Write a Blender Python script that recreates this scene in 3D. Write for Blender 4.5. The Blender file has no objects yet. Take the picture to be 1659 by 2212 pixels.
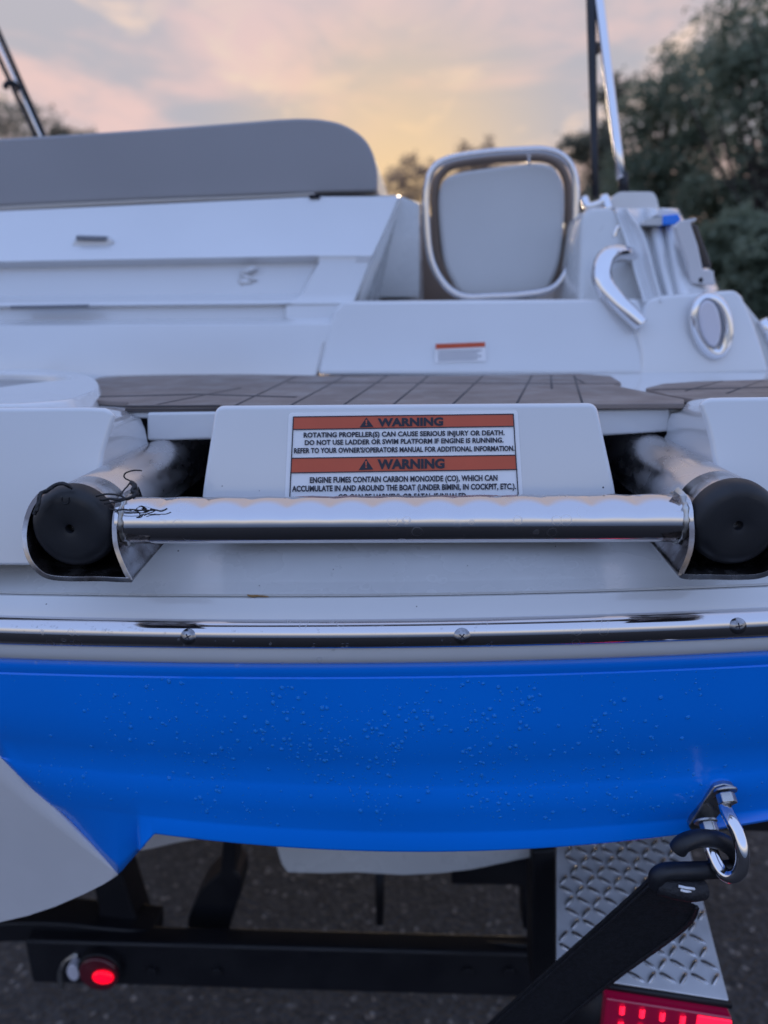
import bpy, bmesh, math, random
import numpy as np
from mathutils import Vector, Matrix, Euler, noise
rnd = random.Random(7)
S = bpy.context.scene
COL = S.collection
rad = math.radians

# ------------------------------------------------------------------ camera
CAMZ = 1.25
F = 1534.0                      # focal length in units of a 1659 x 2212 picture
CX, CY = 829.5, 1106.0
ROT = Matrix.Rotation(rad(2.7), 3, 'Z') @ Matrix.Rotation(rad(90 - 15.87), 3, 'X') @ Matrix.Rotation(rad(-0.8), 3, 'Z')
cd = bpy.data.cameras.new('camera')
cam = bpy.data.objects.new('camera', cd)
COL.objects.link(cam)
TILT = Matrix.Translation((0, 0, CAMZ)) @ Matrix.Rotation(rad(6), 4, 'X') @ Matrix.Translation((0, 0, -CAMZ))   # nose-up tilt added to lower the horizon chrome mirrors; parts measured in its frame
cam.matrix_world = TILT @ Matrix.Translation((0, 0, CAMZ)) @ ROT.to_4x4()
cd.sensor_fit = 'HORIZONTAL'; cd.sensor_width = 36
cd.lens = F / 1659 * 36
cd.clip_start = 0.005; cd.clip_end = 3000
cd.dof.use_dof = True
cd.dof.focus_distance = 0.475
cd.dof.aperture_fstop = 6.2
S.camera = cam

# ------------------------------------------------------------------ world, sun
S.view_settings.view_transform = 'Standard'
S.view_settings.look = 'None'
S.view_settings.exposure = 0.0
S.view_settings.gamma = 1.0
W = bpy.data.worlds.new('World'); S.world = W
W.use_nodes = True
SUN_AZ, SUN_EL = rad(2.0), rad(13.0)      # ahead of the camera, low behind cloud

def build_world():
    nt = W.node_tree; N = nt.nodes; L = nt.links
    for n in list(N): N.remove(n)
    out = N.new('ShaderNodeOutputWorld'); bg = N.new('ShaderNodeBackground')
    L.new(bg.outputs[0], out.inputs[0])
    tc = N.new('ShaderNodeTexCoord')
    sep = N.new('ShaderNodeSeparateXYZ'); L.new(tc.outputs['Generated'], sep.inputs[0])
    def mr(src, a, b, smooth=True):
        m = N.new('ShaderNodeMapRange'); m.interpolation_type = 'SMOOTHSTEP' if smooth else 'LINEAR'
        m.inputs['From Min'].default_value = a; m.inputs['From Max'].default_value = b
        L.new(src, m.inputs['Value']); return m.outputs[0]
    def mix(f, a, b, mode='MIX'):
        m = N.new('ShaderNodeMix'); m.data_type = 'RGBA'; m.blend_type = mode; m.clamp_factor = True
        for sock, v in ((m.inputs['Factor'], f), (m.inputs['A'], a), (m.inputs['B'], b)):
            if isinstance(v, (tuple, float)):
                sock.default_value = (v if isinstance(v, float) else (*v, 1))
            else: L.new(v, sock)
        return m.outputs['Result']
    y, z = sep.outputs['Y'], sep.outputs['Z']
    # dusk sky: nishita base for the dome overhead and behind
    sky = N.new('ShaderNodeTexSky'); sky.sky_type = 'NISHITA'; sky.sun_disc = False
    sky.sun_elevation = SUN_EL; sky.sun_rotation = SUN_AZ
    sky.air_density = 1.0; sky.dust_density = 1.0; sky.ozone_density = 2.5
    vm = N.new('ShaderNodeVectorMath'); vm.operation = 'SCALE'; vm.inputs['Scale'].default_value = 0.10
    L.new(sky.outputs[0], vm.inputs[0])
    rear = mix(mr(z, -0.02, 0.30), (1.02, 0.96, 0.98), (0.62, 0.84, 1.46))
    rear = mix(0.25, rear, vm.outputs[0])
    # clouds, stretched sideways
    mp = N.new('ShaderNodeMapping'); mp.inputs['Scale'].default_value = (1.6, 1.6, 4.2)
    mp.inputs['Rotation'].default_value = (0, rad(14), 0)
    L.new(tc.outputs['Generated'], mp.inputs[0])
    n1 = N.new('ShaderNodeTexNoise'); n1.inputs['Scale'].default_value = 2.3; n1.inputs['Detail'].default_value = 5
    n1.inputs['Roughness'].default_value = 0.52; n1.inputs['Distortion'].default_value = 0.5
    L.new(mp.outputs[0], n1.inputs['Vector'])
    n2 = N.new('ShaderNodeTexNoise'); n2.inputs['Scale'].default_value = 4.6; n2.inputs['Detail'].default_value = 6
    n2.inputs['Distortion'].default_value = 0.8
    L.new(mp.outputs[0], n2.inputs['Vector'])
    front = mix(mr(n1.outputs[0], 0.40, 0.60), (0.50, 0.485, 0.535), (0.83, 0.60, 0.57))
    front = mix(mr(n2.outputs[0], 0.52, 0.72), front, (0.86, 0.67, 0.57))
    # soft lavender higher up and to the left
    front = mix(mr(z, 0.34, 0.62), front, (0.58, 0.54, 0.62))
    # low warm band and glow round the hidden sun
    front = mix(mr(z, 0.28, 0.15), front, (0.84, 0.59, 0.49))
    dot = N.new('ShaderNodeVectorMath'); dot.operation = 'DOT_PRODUCT'
    el = rad(12.0); az = rad(-1.5)
    dot.inputs[1].default_value = (math.sin(az)*math.cos(el), math.cos(az)*math.cos(el), math.sin(el))
    nrm = N.new('ShaderNodeVectorMath'); nrm.operation = 'NORMALIZE'
    L.new(tc.outputs['Generated'], nrm.inputs[0]); L.new(nrm.outputs[0], dot.inputs[0])
    gp = N.new('ShaderNodeMath'); gp.operation = 'POWER'; gp.inputs[1].default_value = 2.4
    L.new(mr(dot.outputs['Value'], 0.955, 1.001, False), gp.inputs[0])
    front = mix(gp.outputs[0], front, (1.0, 0.69, 0.36))
    col = mix(mr(y, -0.05, 0.70), rear, front)
    L.new(col, bg.inputs['Color'])
    bg.inputs['Strength'].default_value = 1.0
build_world()

sl = bpy.data.lights.new('sun', 'SUN'); sl.energy = 1.1; sl.angle = rad(14); sl.color = (1.0, 0.80, 0.58)
so = bpy.data.objects.new('sun', sl); COL.objects.link(so)
so.rotation_euler = (rad(90) - SUN_EL, 0, math.pi - SUN_AZ)

# ------------------------------------------------------------------ helpers
def ray(px, py):
    return ROT @ Vector(((px - CX) / F, (CY - py) / F, -1.0))
CAMP = Vector((0, 0, CAMZ))
def PY(px, py, Y):
    d = ray(px, py); return CAMP + d * (Y / d.y)
def PZ(px, py, z):
    d = ray(px, py); return CAMP + d * ((z - CAMZ) / d.z)
def fit(pts, deg=2):
    c = np.polyfit([p[0] / 1000 for p in pts], [p[1] for p in pts], deg)
    return lambda x: float(np.polyval(c, x / 1000))
def lin(pts):
    xs = [p[0] for p in pts]; ys = [p[1] for p in pts]
    return lambda x: float(np.interp(x, xs, ys))

def wloc(o):
    v = Vector((0, 0, 0))
    while o is not None:
        v += o.location; o = o.parent
    return v
def tagit(o, label, cat, group=None, kind=None):
    if label: o['label'] = label
    if cat: o['category'] = cat
    if group: o['group'] = group
    if kind: o['kind'] = kind
    return o
def empty(name, loc, label, cat, group=None):
    o = bpy.data.objects.new(name, None); COL.objects.link(o); o.location = loc
    o.empty_display_size = 0.1
    return tagit(o, label, cat, group)
def link(name, me, parent):
    o = bpy.data.objects.new(name, me); COL.objects.link(o)
    if parent is not None:
        off = wloc(parent); me.transform(Matrix.Translation(-off)); o.parent = parent
    return o
def mk(name, verts, faces, mat, parent=None, smooth=True, bevel=0, seg=3, solid=0, sharp=None, mats=None, fm=None, recalc=True, subsurf=0):
    me = bpy.data.meshes.new(name)
    me.from_pydata([tuple(v) for v in verts], [], [tuple(f) for f in faces])
    for m in (mats or [mat]): me.materials.append(m)
    if fm:
        for p, i in zip(me.polygons, fm): p.material_index = i
    if recalc:
        bm = bmesh.new(); bm.from_mesh(me)
        bmesh.ops.recalc_face_normals(bm, faces=bm.faces)
        if solid and sum((f.normal.dot(CAMP - f.calc_center_median()) * f.calc_area() / (CAMP - f.calc_center_median()).length ** 6 for f in bm.faces)) < 0:
            bmesh.ops.reverse_faces(bm, faces=bm.faces)      # open skins face outward, thickness goes inward
        bm.to_mesh(me); bm.free()
    if smooth:
        for p in me.polygons: p.use_smooth = True
        if sharp: me.set_sharp_from_angle(angle=rad(sharp))
    o = link(name, me, parent)
    if solid:
        m = o.modifiers.new('solid', 'SOLIDIFY'); m.thickness = solid; m.offset = -1
    if subsurf:
        m = o.modifiers.new('sub', 'SUBSURF'); m.levels = m.render_levels = subsurf
    if bevel:
        m = o.modifiers.new('bevel', 'BEVEL'); m.width = bevel; m.segments = seg; m.limit_method = 'ANGLE'; m.angle_limit = rad(28)
        m.harden_normals = False
        w = o.modifiers.new('wn', 'WEIGHTED_NORMAL'); w.keep_sharp = True
    return o
class MB:
    def __init__(s): s.v = []; s.f = []; s.m = []
    def add(s, vs, fs, mi=0):
        b = len(s.v); s.v += [Vector(v) for v in vs]
        for f in fs: s.f.append(tuple(i + b for i in f)); s.m.append(mi)
        return s
    def slab(s, pts, vec, mi=0):
        n = len(pts); vec = Vector(vec)
        vs = list(pts) + [Vector(p) + vec for p in pts]
        fs = [tuple(range(n)), tuple(range(2 * n - 1, n - 1, -1))]
        fs += [(i, (i + 1) % n, n + (i + 1) % n, n + i) for i in range(n)]
        return s.add(vs, fs, mi)
    def loft(s, rings, cap0=True, cap1=True, closed=True, mi=0):
        n = len(rings[0]); vs = [p for r in rings for p in r]; fs = []
        for k in range(len(rings) - 1):
            for i in range(n if closed else n - 1):
                j = (i + 1) % n
                fs.append((k*n+i, k*n+j, (k+1)*n+j, (k+1)*n+i))
        if closed and cap0: fs.append(tuple(range(n)))
        if closed and cap1: fs.append(tuple(range((len(rings)-1)*n + n - 1, (len(rings)-1)*n - 1, -1)))
        return s.add(vs, fs, mi)
    def tube(s, pts, r, n=12, closed=False, mi=0, cap=True):
        pts = [Vector(p) for p in pts]; m = len(pts)
        rs = r if isinstance(r, (list, tuple)) else [r] * m
        rings = []; up = None
        for i, p in enumerate(pts):
            a = pts[(i - 1) % m] if (closed or i > 0) else p
            b = pts[(i + 1) % m] if (closed or i < m - 1) else p
            t = (b - a).normalized()
            if up is None:
                up = Vector((0, 0, 1)) if abs(t.z) < .9 else Vector((1, 0, 0))
            u = (up - t * up.dot(t)).normalized(); w = t.cross(u); up = u
            rings.append([p + (u * math.cos(q) + w * math.sin(q)) * rs[i] for q in [2*math.pi*k/n for k in range(n)]])
        if closed:
            b = len(s.v); vs = [q for r_ in rings for q in r_]; fs = []
            for k in range(m):
                k2 = (k + 1) % m
                # align seam
                off = 0
                if k2 == 0:
                    off = min(range(n), key=lambda o: (rings[k][0] - rings[0][o]).length)
                for i in range(n):
                    j = (i + 1) % n
                    fs.append((k*n+i, k*n+j, k2*n+(j+off) % n, k2*n+(i+off) % n))
            return s.add(vs, fs, mi)
        return s.loft(rings, cap, cap, True, mi)
    def box(s, lo, hi, mi=0):
        x0, y0, z0 = lo; x1, y1, z1 = hi
        return s.slab([(x0, y0, z0), (x1, y0, z0), (x1, y0, z1), (x0, y0, z1)], (0, y1 - y0, 0), mi)
    def build(s, name, mat, parent=None, **k):
        mats = mat if isinstance(mat, list) else None
        return mk(name, s.v, s.f, mat, parent, mats=mats, fm=s.m if mats else None, **k)
def crom(pts, k=6, closed=False):
    pts = [Vector(p) for p in pts]; out = []; n = len(pts)
    for i in range(n if closed else n - 1):
        if closed: p0, p1, p2, p3 = pts[(i-1) % n], pts[i], pts[(i+1) % n], pts[(i+2) % n]
        else: p0, p1, p2, p3 = pts[max(i-1, 0)], pts[i], pts[i+1], pts[min(i+2, n-1)]
        for j in range(k):
            t = j / k
            out.append(0.5 * ((2*p1) + (p2-p0)*t + (2*p0-5*p1+4*p2-p3)*t*t + (3*p1-p0-3*p2+p3)*t**3))
    if not closed: out.append(pts[-1])
    return out
def crom2(pts, k=6, closed=False):
    return [(v.x, v.y) for v in crom([(a, b, 0) for a, b in pts], k, closed)]
def roundpoly(pts, r, k=5):
    """round the corners of a 2-D polygon"""
    out = []; n = len(pts)
    for i in range(n):
        p = Vector(pts[i]); a = Vector(pts[i-1]); b = Vector(pts[(i+1) % n])
        da = (a - p); db = (b - p); rr = min(r, da.length * .45, db.length * .45)
        s = p + da.normalized() * rr; e = p + db.normalized() * rr
        for j in range(k + 1):
            t = j / k; out.append(tuple(s*(1-t)**2 + p*2*t*(1-t) + e*t*t))
    return out

# ------------------------------------------------------------------ materials
def mat(name, col, rough=.5, metal=0, spec=.5, coat=0, coatr=.05, noise_amt=0, noise_scale=8, rough_var=0, bump=0, bump_scale=60, emis=None, estr=0, sub=0, stretch=None, col2=None, spots=0):
    m = bpy.data.materials.new(name); m.use_nodes = True
    nt = m.node_tree; N = nt.nodes; L = nt.links; b = N['Principled BSDF']
    b.inputs['Base Color'].default_value = (*col, 1); b.inputs['Roughness'].default_value = rough
    b.inputs['Metallic'].default_value = metal; b.inputs['Specular IOR Level'].default_value = spec
    b.inputs['Coat Weight'].default_value = coat; b.inputs['Coat Roughness'].default_value = coatr
    if emis: b.inputs['Emission Color'].default_value = (*emis, 1); b.inputs['Emission Strength'].default_value = estr
    tc = N.new('ShaderNodeTexCoord'); vec = tc.outputs['Object']
    if stretch:
        mp = N.new('ShaderNodeMapping'); mp.inputs['Scale'].default_value = stretch; L.new(vec, mp.inputs[0]); vec = mp.outputs[0]
    def nz(sc, det=4):
        n = N.new('ShaderNodeTexNoise'); n.inputs['Scale'].default_value = sc; n.inputs['Detail'].default_value = det
        L.new(vec, n.inputs['Vector']); return n.outputs[0]
    if noise_amt or col2:
        n = nz(noise_scale)
        mx = N.new('ShaderNodeMix'); mx.data_type = 'RGBA'
        c2 = col2 or tuple(c * (1 - noise_amt) for c in col)
        mx.inputs['A'].default_value = (*col, 1); mx.inputs['B'].default_value = (*c2, 1)
        r = N.new('ShaderNodeMapRange'); r.inputs['From Min'].default_value = .38; r.inputs['From Max'].default_value = .62
        L.new(n, r.inputs[0]); L.new(r.outputs[0], mx.inputs['Factor']); L.new(mx.outputs['Result'], b.inputs['Base Color'])
    if rough_var:
        n = nz(noise_scale * 2.3, 6)
        r = N.new('ShaderNodeMapRange'); r.inputs['From Min'].default_value = .35; r.inputs['From Max'].default_value = .7
        r.inputs['To Min'].default_value = rough; r.inputs['To Max'].default_value = rough + rough_var
        L.new(n, r.inputs[0]); L.new(r.outputs[0], b.inputs['Roughness'])
    hb = None
    if bump:
        n = nz(bump_scale, 3); bp = N.new('ShaderNodeBump'); bp.inputs['Strength'].default_value = bump; bp.inputs['Distance'].default_value = .001
        L.new(n, bp.inputs['Height']); L.new(bp.outputs[0], b.inputs['Normal']); hb = bp
    if spots:      # dried water spots: thin rings that dull the metal
        v = N.new('ShaderNodeTexVoronoi'); v.inputs['Scale'].default_value = spots; v.feature = 'F1'; v.inputs['Randomness'].default_value = 1
        nn = nz(spots * 1.2, 2)
        add = N.new('ShaderNodeMath'); add.operation = 'MULTIPLY_ADD'; add.inputs[1].default_value = .35; L.new(nn, add.inputs[0])
        L.new(tc.outputs['Object'], v.inputs['Vector']); L.new(v.outputs['Distance'], add.inputs[2])
        cr = N.new('ShaderNodeValToRGB'); e = cr.color_ramp.elements
        e[0].position = .40; e[0].color = (0, 0, 0, 1); e[1].position = .52; e[1].color = (0, 0, 0, 1)
        k = cr.color_ramp.elements.new(.455); k.color = (1, 1, 1, 1)
        L.new(add.outputs[0], cr.inputs[0])
        big = nz(spots * .18, 2)
        rr = N.new('ShaderNodeMapRange'); rr.inputs['From Min'].default_value = .5; rr.inputs['From Max'].default_value = .62; L.new(big, rr.inputs[0])
        mu = N.new('ShaderNodeMath'); mu.operation = 'MULTIPLY'; L.new(cr.outputs[0], mu.inputs[0]); L.new(rr.outputs[0], mu.inputs[1])
        r = N.new('ShaderNodeMapRange'); r.inputs['To Min'].default_value = rough; r.inputs['To Max'].default_value = rough + .30
        L.new(mu.outputs[0], r.inputs[0])
        if rough_var:
            ad = N.new('ShaderNodeMath'); ad.operation = 'ADD'
            old = b.inputs['Roughness'].links[0].from_socket
            sb = N.new('ShaderNodeMath'); sb.operation = 'SUBTRACT'; sb.inputs[1].default_value = rough; L.new(r.outputs[0], sb.inputs[0])
            L.new(old, ad.inputs[0]); L.new(sb.outputs[0], ad.inputs[1]); L.new(ad.outputs[0], b.inputs['Roughness'])
        else: L.new(r.outputs[0], b.inputs['Roughness'])
    return m
GEL = mat('white_gelcoat', (.72, .725, .735), .14, coat=.9, coatr=.06, noise_amt=.04, noise_scale=5, rough_var=.12)
GEL2 = mat('weathered_gelcoat', (.66, .66, .65), .22, spots=70, coat=.4, coatr=.1, noise_amt=.07, noise_scale=9, rough_var=.15)
BLUE = mat('blue_gelcoat', (.000, .225, .92), .20, spec=.3, coat=.35, coatr=.05, noise_amt=.06, noise_scale=6, rough_var=.06)
HULLG = mat('pale_hull', (.70, .68, .68), .35, noise_amt=.05, noise_scale=12, bump=.05)
CHROME = mat('polished_steel', (.64, .62, .63), .05, metal=1, rough_var=.09, noise_scale=9, spots=95)
CHROME2 = mat('chrome', (.78, .77, .78), .08, metal=1)
BRUSH = mat('brushed_steel', (.62, .60, .60), .20, metal=1, rough_var=.18, noise_scale=30, bump=.08, bump_scale=260, stretch=(1, .5, 1))
BRKT = mat('stained_steel', (.52, .50, .50), .14, metal=1, rough_var=.25, noise_scale=40, col2=(.20, .17, .16))
ZINC = mat('galvanised_steel', (.55, .54, .52), .25, metal=1, rough_var=.25, noise_scale=60, noise_amt=.3)
RUB = mat('black_rubber', (.012, .013, .017), .42, noise_amt=.35, noise_scale=30, rough_var=.2, bump=.06, bump_scale=300)
BLACK = mat('black_paint', (.006, .006, .009), .45, rough_var=.2)
VOID = mat('shade_and_fitting_black', (.012, .013, .02), .9)  # near-black; holds the shade of ladder slots and under-hull space, plus dark fittings
SCREWM = mat('screw_steel', (.36, .36, .38), .18, metal=1, noise_amt=.4, noise_scale=300)
SATIN = mat('satin_plate', (.62, .61, .62), .35)
RECESSGREY = mat('recess_shade_grey', (.30, .31, .33), .2)
SLOT = mat('shadow_grey', (.24, .25, .28), .5)
WHITE = mat('sticker_white', (.90, .90, .91), .3)
ORANGE = mat('warning_orange', (.62, .10, .045), .35, noise_amt=.05, noise_scale=40)
INK = mat('print_ink', (.016, .018, .035), .45)
GREYINK = mat('faint_ink', (.30, .31, .36), .5)
VINYL = mat('grey_vinyl', (.335, .325, .335), .48, noise_amt=.06, noise_scale=3, bump=.25, bump_scale=500)
PIPING = mat('beige_welt', (.50, .45, .40), .5)
MAT = mat('foam_deck_mat', (.25, .20, .175), .42, noise_amt=.18, noise_scale=14, rough_var=.4, bump=.3, bump_scale=500)
SEAM = mat('mat_groove', (.075, .068, .07), .6)
PANEL = mat('grey_panel', (.60, .60, .595), .45, noise_amt=.04)
BROWN = mat('tan_vinyl', (.20, .145, .11), .5)
STRAP = mat('black_webbing', (.014, .014, .018), .6, bump=1.0, bump_scale=420, noise_amt=.4, noise_scale=260)
GLASSD = mat('dark_acrylic', (.01, .01, .02), .08)
LENSR = mat('red_lens_lit', (.5, .004, .01), .12, emis=(1.0, .0, .02), estr=1.6)
LENSD = mat('red_lens_dark', (.22, .004, .03), .12, coat=1, emis=(.75, .005, .12), estr=.10)
LENSU = mat('red_lens_unlit', (.10, .003, .012), .12, coat=1)
LED = mat('red_led_lit', (.6, .01, .03), .2, emis=(1.0, .01, .05), estr=1.8)
CLEAR = mat('clear_lens', (.62, .60, .66), .08, coat=1)
STRAW = mat('dry_straw', (.30, .17, .06), .7)
BARK = mat('bark', (.055, .042, .035), .9, noise_amt=.4, noise_scale=4)
def leafmat(name, a, b, tr):
    m = bpy.data.materials.new(name); m.use_nodes = True; nt = m.node_tree; N = nt.nodes; L = nt.links
    bs = N['Principled BSDF']; out = N['Material Output']
    tc = N.new('ShaderNodeTexCoord'); n = N.new('ShaderNodeTexNoise'); n.inputs['Scale'].default_value = .9; n.inputs['Detail'].default_value = 4
    L.new(tc.outputs['Object'], n.inputs['Vector'])
    r = N.new('ShaderNodeMapRange'); r.inputs['From Min'].default_value = .35; r.inputs['From Max'].default_value = .65; L.new(n.outputs[0], r.inputs[0])
    mx = N.new('ShaderNodeMix'); mx.data_type = 'RGBA'; mx.inputs['A'].default_value = (*a, 1); mx.inputs['B'].default_value = (*b, 1)
    L.new(r.outputs[0], mx.inputs['Factor']); L.new(mx.outputs['Result'], bs.inputs['Base Color']); bs.inputs['Roughness'].default_value = .65
    t = N.new('ShaderNodeBsdfTranslucent'); L.new(mx.outputs['Result'], t.inputs[0])
    ms = N.new('ShaderNodeMixShader'); ms.inputs[0].default_value = tr
    L.new(bs.outputs[0], ms.inputs[1]); L.new(t.outputs[0], ms.inputs[2]); L.new(ms.outputs[0], out.inputs['Surface'])
    return m
LEAF = leafmat('dark_leaves', (.17, .215, .15), (.25, .29, .20), .5)
LEAF2 = leafmat('haze_tinted_leaves', (.30, .23, .19), (.36, .28, .22), .5)  # distant haze and backlight are put into these pinkish leaf colours
LEAF3 = leafmat('sparse_leaves', (.17, .18, .13), (.22, .22, .16), .5)
def dropmat(tint, amt):
    m = bpy.data.materials.new('water'); m.use_nodes = True; nt = m.node_tree; N = nt.nodes; L = nt.links
    out = N['Material Output']; N.remove(N['Principled BSDF'])
    t = N.new('ShaderNodeBsdfTransparent'); g = N.new('ShaderNodeBsdfGlossy'); g.inputs['Roughness'].default_value = .04
    d2 = N.new('ShaderNodeBsdfDiffuse'); d2.inputs[0].default_value = (*tint, 1)
    mm = N.new('ShaderNodeMixShader'); mm.inputs[0].default_value = amt; L.new(t.outputs[0], mm.inputs[1]); L.new(d2.outputs[0], mm.inputs[2])
    fr = N.new('ShaderNodeFresnel'); fr.inputs['IOR'].default_value = 1.33
    ms = N.new('ShaderNodeMixShader'); hf = N.new('ShaderNodeMath'); hf.operation = 'MULTIPLY'; hf.inputs[1].default_value = .6; L.new(fr.outputs[0], hf.inputs[0]); L.new(hf.outputs[0], ms.inputs[0]); L.new(mm.outputs[0], ms.inputs[1]); L.new(g.outputs[0], ms.inputs[2])
    L.new(ms.outputs[0], out.inputs['Surface']); return m
WATER_CAUSTIC = dropmat((.03, .40, 1.0), .44)  # light focused through the drops is put into this blue diffuse tint
WATERC = dropmat((.6, .62, .66), .08)
def asphalt():
    m = bpy.data.materials.new('asphalt'); m.use_nodes = True; nt = m.node_tree; N = nt.nodes; L = nt.links; b = N['Principled BSDF']
    tc = N.new('ShaderNodeTexCoord')
    v = N.new('ShaderNodeTexVoronoi'); v.inputs['Scale'].default_value = 110; L.new(tc.outputs['Object'], v.inputs['Vector'])
    n = N.new('ShaderNodeTexNoise'); n.inputs['Scale'].default_value = 35; n.inputs['Detail'].default_value = 6; L.new(tc.outputs['Object'], n.inputs['Vector'])
    wn = N.new('ShaderNodeSeparateColor'); L.new(v.outputs['Color'], wn.inputs[0])
    cr = N.new('ShaderNodeValToRGB'); e = cr.color_ramp.elements
    e[0].position = .0; e[0].color = (.048, .047, .050, 1); e[1].position = .95; e[1].color = (.115, .11, .108, 1)
    k = e.new(.985); k.color = (.36, .33, .30, 1)
    L.new(wn.outputs[0], cr.inputs[0])
    mx = N.new('ShaderNodeMix'); mx.data_type = 'RGBA'; mx.blend_type = 'MULTIPLY'; mx.inputs['Factor'].default_value = .5
    L.new(cr.outputs[0], mx.inputs['A']); L.new(n.outputs[0], mx.inputs['B']); L.new(mx.outputs['Result'], b.inputs['Base Color'])
    b.inputs['Roughness'].default_value = .85
    sp = N.new('ShaderNodeSeparateXYZ'); L.new(tc.outputs['Object'], sp.inputs[0])
    wn2 = N.new('ShaderNodeTexNoise'); wn2.inputs['Scale'].default_value = 1.3; wn2.inputs['Detail'].default_value = 4; L.new(tc.outputs['Object'], wn2.inputs['Vector'])
    ma = N.new('ShaderNodeMath'); ma.operation = 'MULTIPLY_ADD'; ma.inputs[1].default_value = 1.2; L.new(wn2.outputs[0], ma.inputs[0]); L.new(sp.outputs['Y'], ma.inputs[2])
    wr = N.new('ShaderNodeMapRange'); wr.inputs['From Min'].default_value = 1.15; wr.inputs['From Max'].default_value = 1.35; L.new(ma.outputs[0], wr.inputs[0])
    wm = N.new('ShaderNodeMix'); wm.data_type = 'RGBA'; wm.inputs['A'].default_value = (.010, .009, .009, 1)   # near-black asphalt added behind the camera to darken reflections in the chrome
    L.new(wr.outputs[0], wm.inputs['Factor']); L.new(mx.outputs['Result'], wm.inputs['B']); L.new(wm.outputs['Result'], b.inputs['Base Color'])
    bp = N.new('ShaderNodeBump'); bp.inputs['Strength'].default_value = .8; bp.inputs['Distance'].default_value = .004
    L.new(v.outputs['Distance'], bp.inputs['Height']); L.new(bp.outputs[0], b.inputs['Normal'])
    return m
ASPH = asphalt()

# ------------------------------------------------------------------ ground
YR0, YR1 = -2.2, 12.0
ra, rb = TILT @ Vector((0, YR0, 0)), TILT @ Vector((0, YR1, 0))
gv = []
for y_, z_ in ((ra.y - 4, ra.z - 4 * math.tan(rad(6))), (ra.y, ra.z), (rb.y, rb.z), (rb.y + 6, rb.z + .35), (900, rb.z + .35)):
    gv += [(-900, y_, z_), (900, y_, z_)]
g = mk('ground', gv, [(2*i, 2*i+1, 2*i+3, 2*i+2) for i in range(4)], ASPH, smooth=False)
tagit(g, 'dark asphalt on an added slope, with pale stone chips under the boat trailer', None, kind='structure')
ADDED_LAKE = mat('added_lake_water', (.02, .03, .04), .08, noise_scale=2, bump=.5, bump_scale=3)
g2 = mk('water', [(-900, -900, ra.z + .02), (900, -900, ra.z + .02), (900, ra.y - .1, ra.z + .02), (-900, ra.y - .1, ra.z + .02)], [(0, 1, 2, 3)], ADDED_LAKE, smooth=False)  # unseen lake, added to give the chrome a bright low horizon
tagit(g2, 'unseen lake sheet added behind the camera for the chrome reflections', None, kind='structure')
LANDZ = rb.z + .2

# ------------------------------------------------------------------ boat
boat = empty('motorboat', (0.03, 1.6, 0.5), 'white and blue motorboat seen from its stern, sitting on a trailer', 'motorboat')
Xc = 0.03; KC = 0.25
def PC(px, py, Y):            # point at nominal depth Y, pushed forward by the transom's plan curve
    p = PY(px, py, Y)
    for _ in range(3): p = PY(px, py, Y + KC * (p.x - Xc) ** 2)
    return p
COLS = list(range(-420, 2100, 28))
WRAP = [(.10, .035), (.20, .085), (.30, .16), (.38, .26), (.43, .40), (.46, .70), (.47, 1.4), (.47, 3.6)]
def wrap(rings, left=True, right=True):       # carry a skin round both quarters and forward along the sides
    out = list(rings)
    if left: out = [[p + Vector((-dx, dy, 0)) for p in rings[0]] for dx, dy in reversed(WRAP)] + out
    if right: out = out + [[p + Vector((dx, dy, 0)) for p in rings[-1]] for dx, dy in WRAP]
    return out

# --- blue hull panel
y_top = fit([(0, 1421), (450, 1434), (830, 1432), (1280, 1420), (1659, 1407)])
y_crease = fit([(250, 1668), (500, 1688), (900, 1700), (1240, 1692), (1659, 1662)])
y_lip = fit([(270, 1760), (600, 1788), (900, 1800), (1300, 1788), (1659, 1748)])
y_bot = fit([(335, 1800), (600, 1831), (860, 1842), (1200, 1827), (1659, 1775)])
def blue_bottom(px):
    if px >= 335: return y_bot(px)
    if px >= 255: return 1890 + (px - 255) * (1800 - 1890) / 80.0
    return 1890 - (255 - px) * 1.0
def hull_rows(px):
    t, c, l, b = y_top(px), y_crease(px), y_lip(px), blue_bottom(px)
    m1 = t + (c - t) * .48
    rows = [(t - 6, .462), (t - 1, .4515), (t + 8, .4500), (t + 22, .4500), (t + 30, .4515), (t + 34, .4505), (m1, .4515), (t + (c-t)*.78, .4580), (c - 5, .4690), (c + 5, .4680), (c + (l-c)*.6, .4700), (l - 5, .4755)]
    if px >= 300:
        rows += [(l + 2, .4755), (b - 4, .4722), (b, .4730), (b + 1.5, .4800)]
    else:
        bb = y_bot(px) if px >= 335 else max(b, l + 8)
        rows += [(l + 2, .4765), (l + (bb-l)*.4, .4800), (l + (bb-l)*.8, .4850), (bb, .4880)]
    return [(min(y, b), Y) for y, Y in rows]
cols = sorted(set([p for p in COLS if p > -205] + list(range(230, 360, 6))))
mb = MB(); rings = []
for px in cols:
    rings.append([PC(px, y, Y) for y, Y in hull_rows(px)])
mb.loft(wrap(rings, left=False), closed=False)
hull = mb.build('hull', BLUE, boat, solid=.006, sharp=40)
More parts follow.
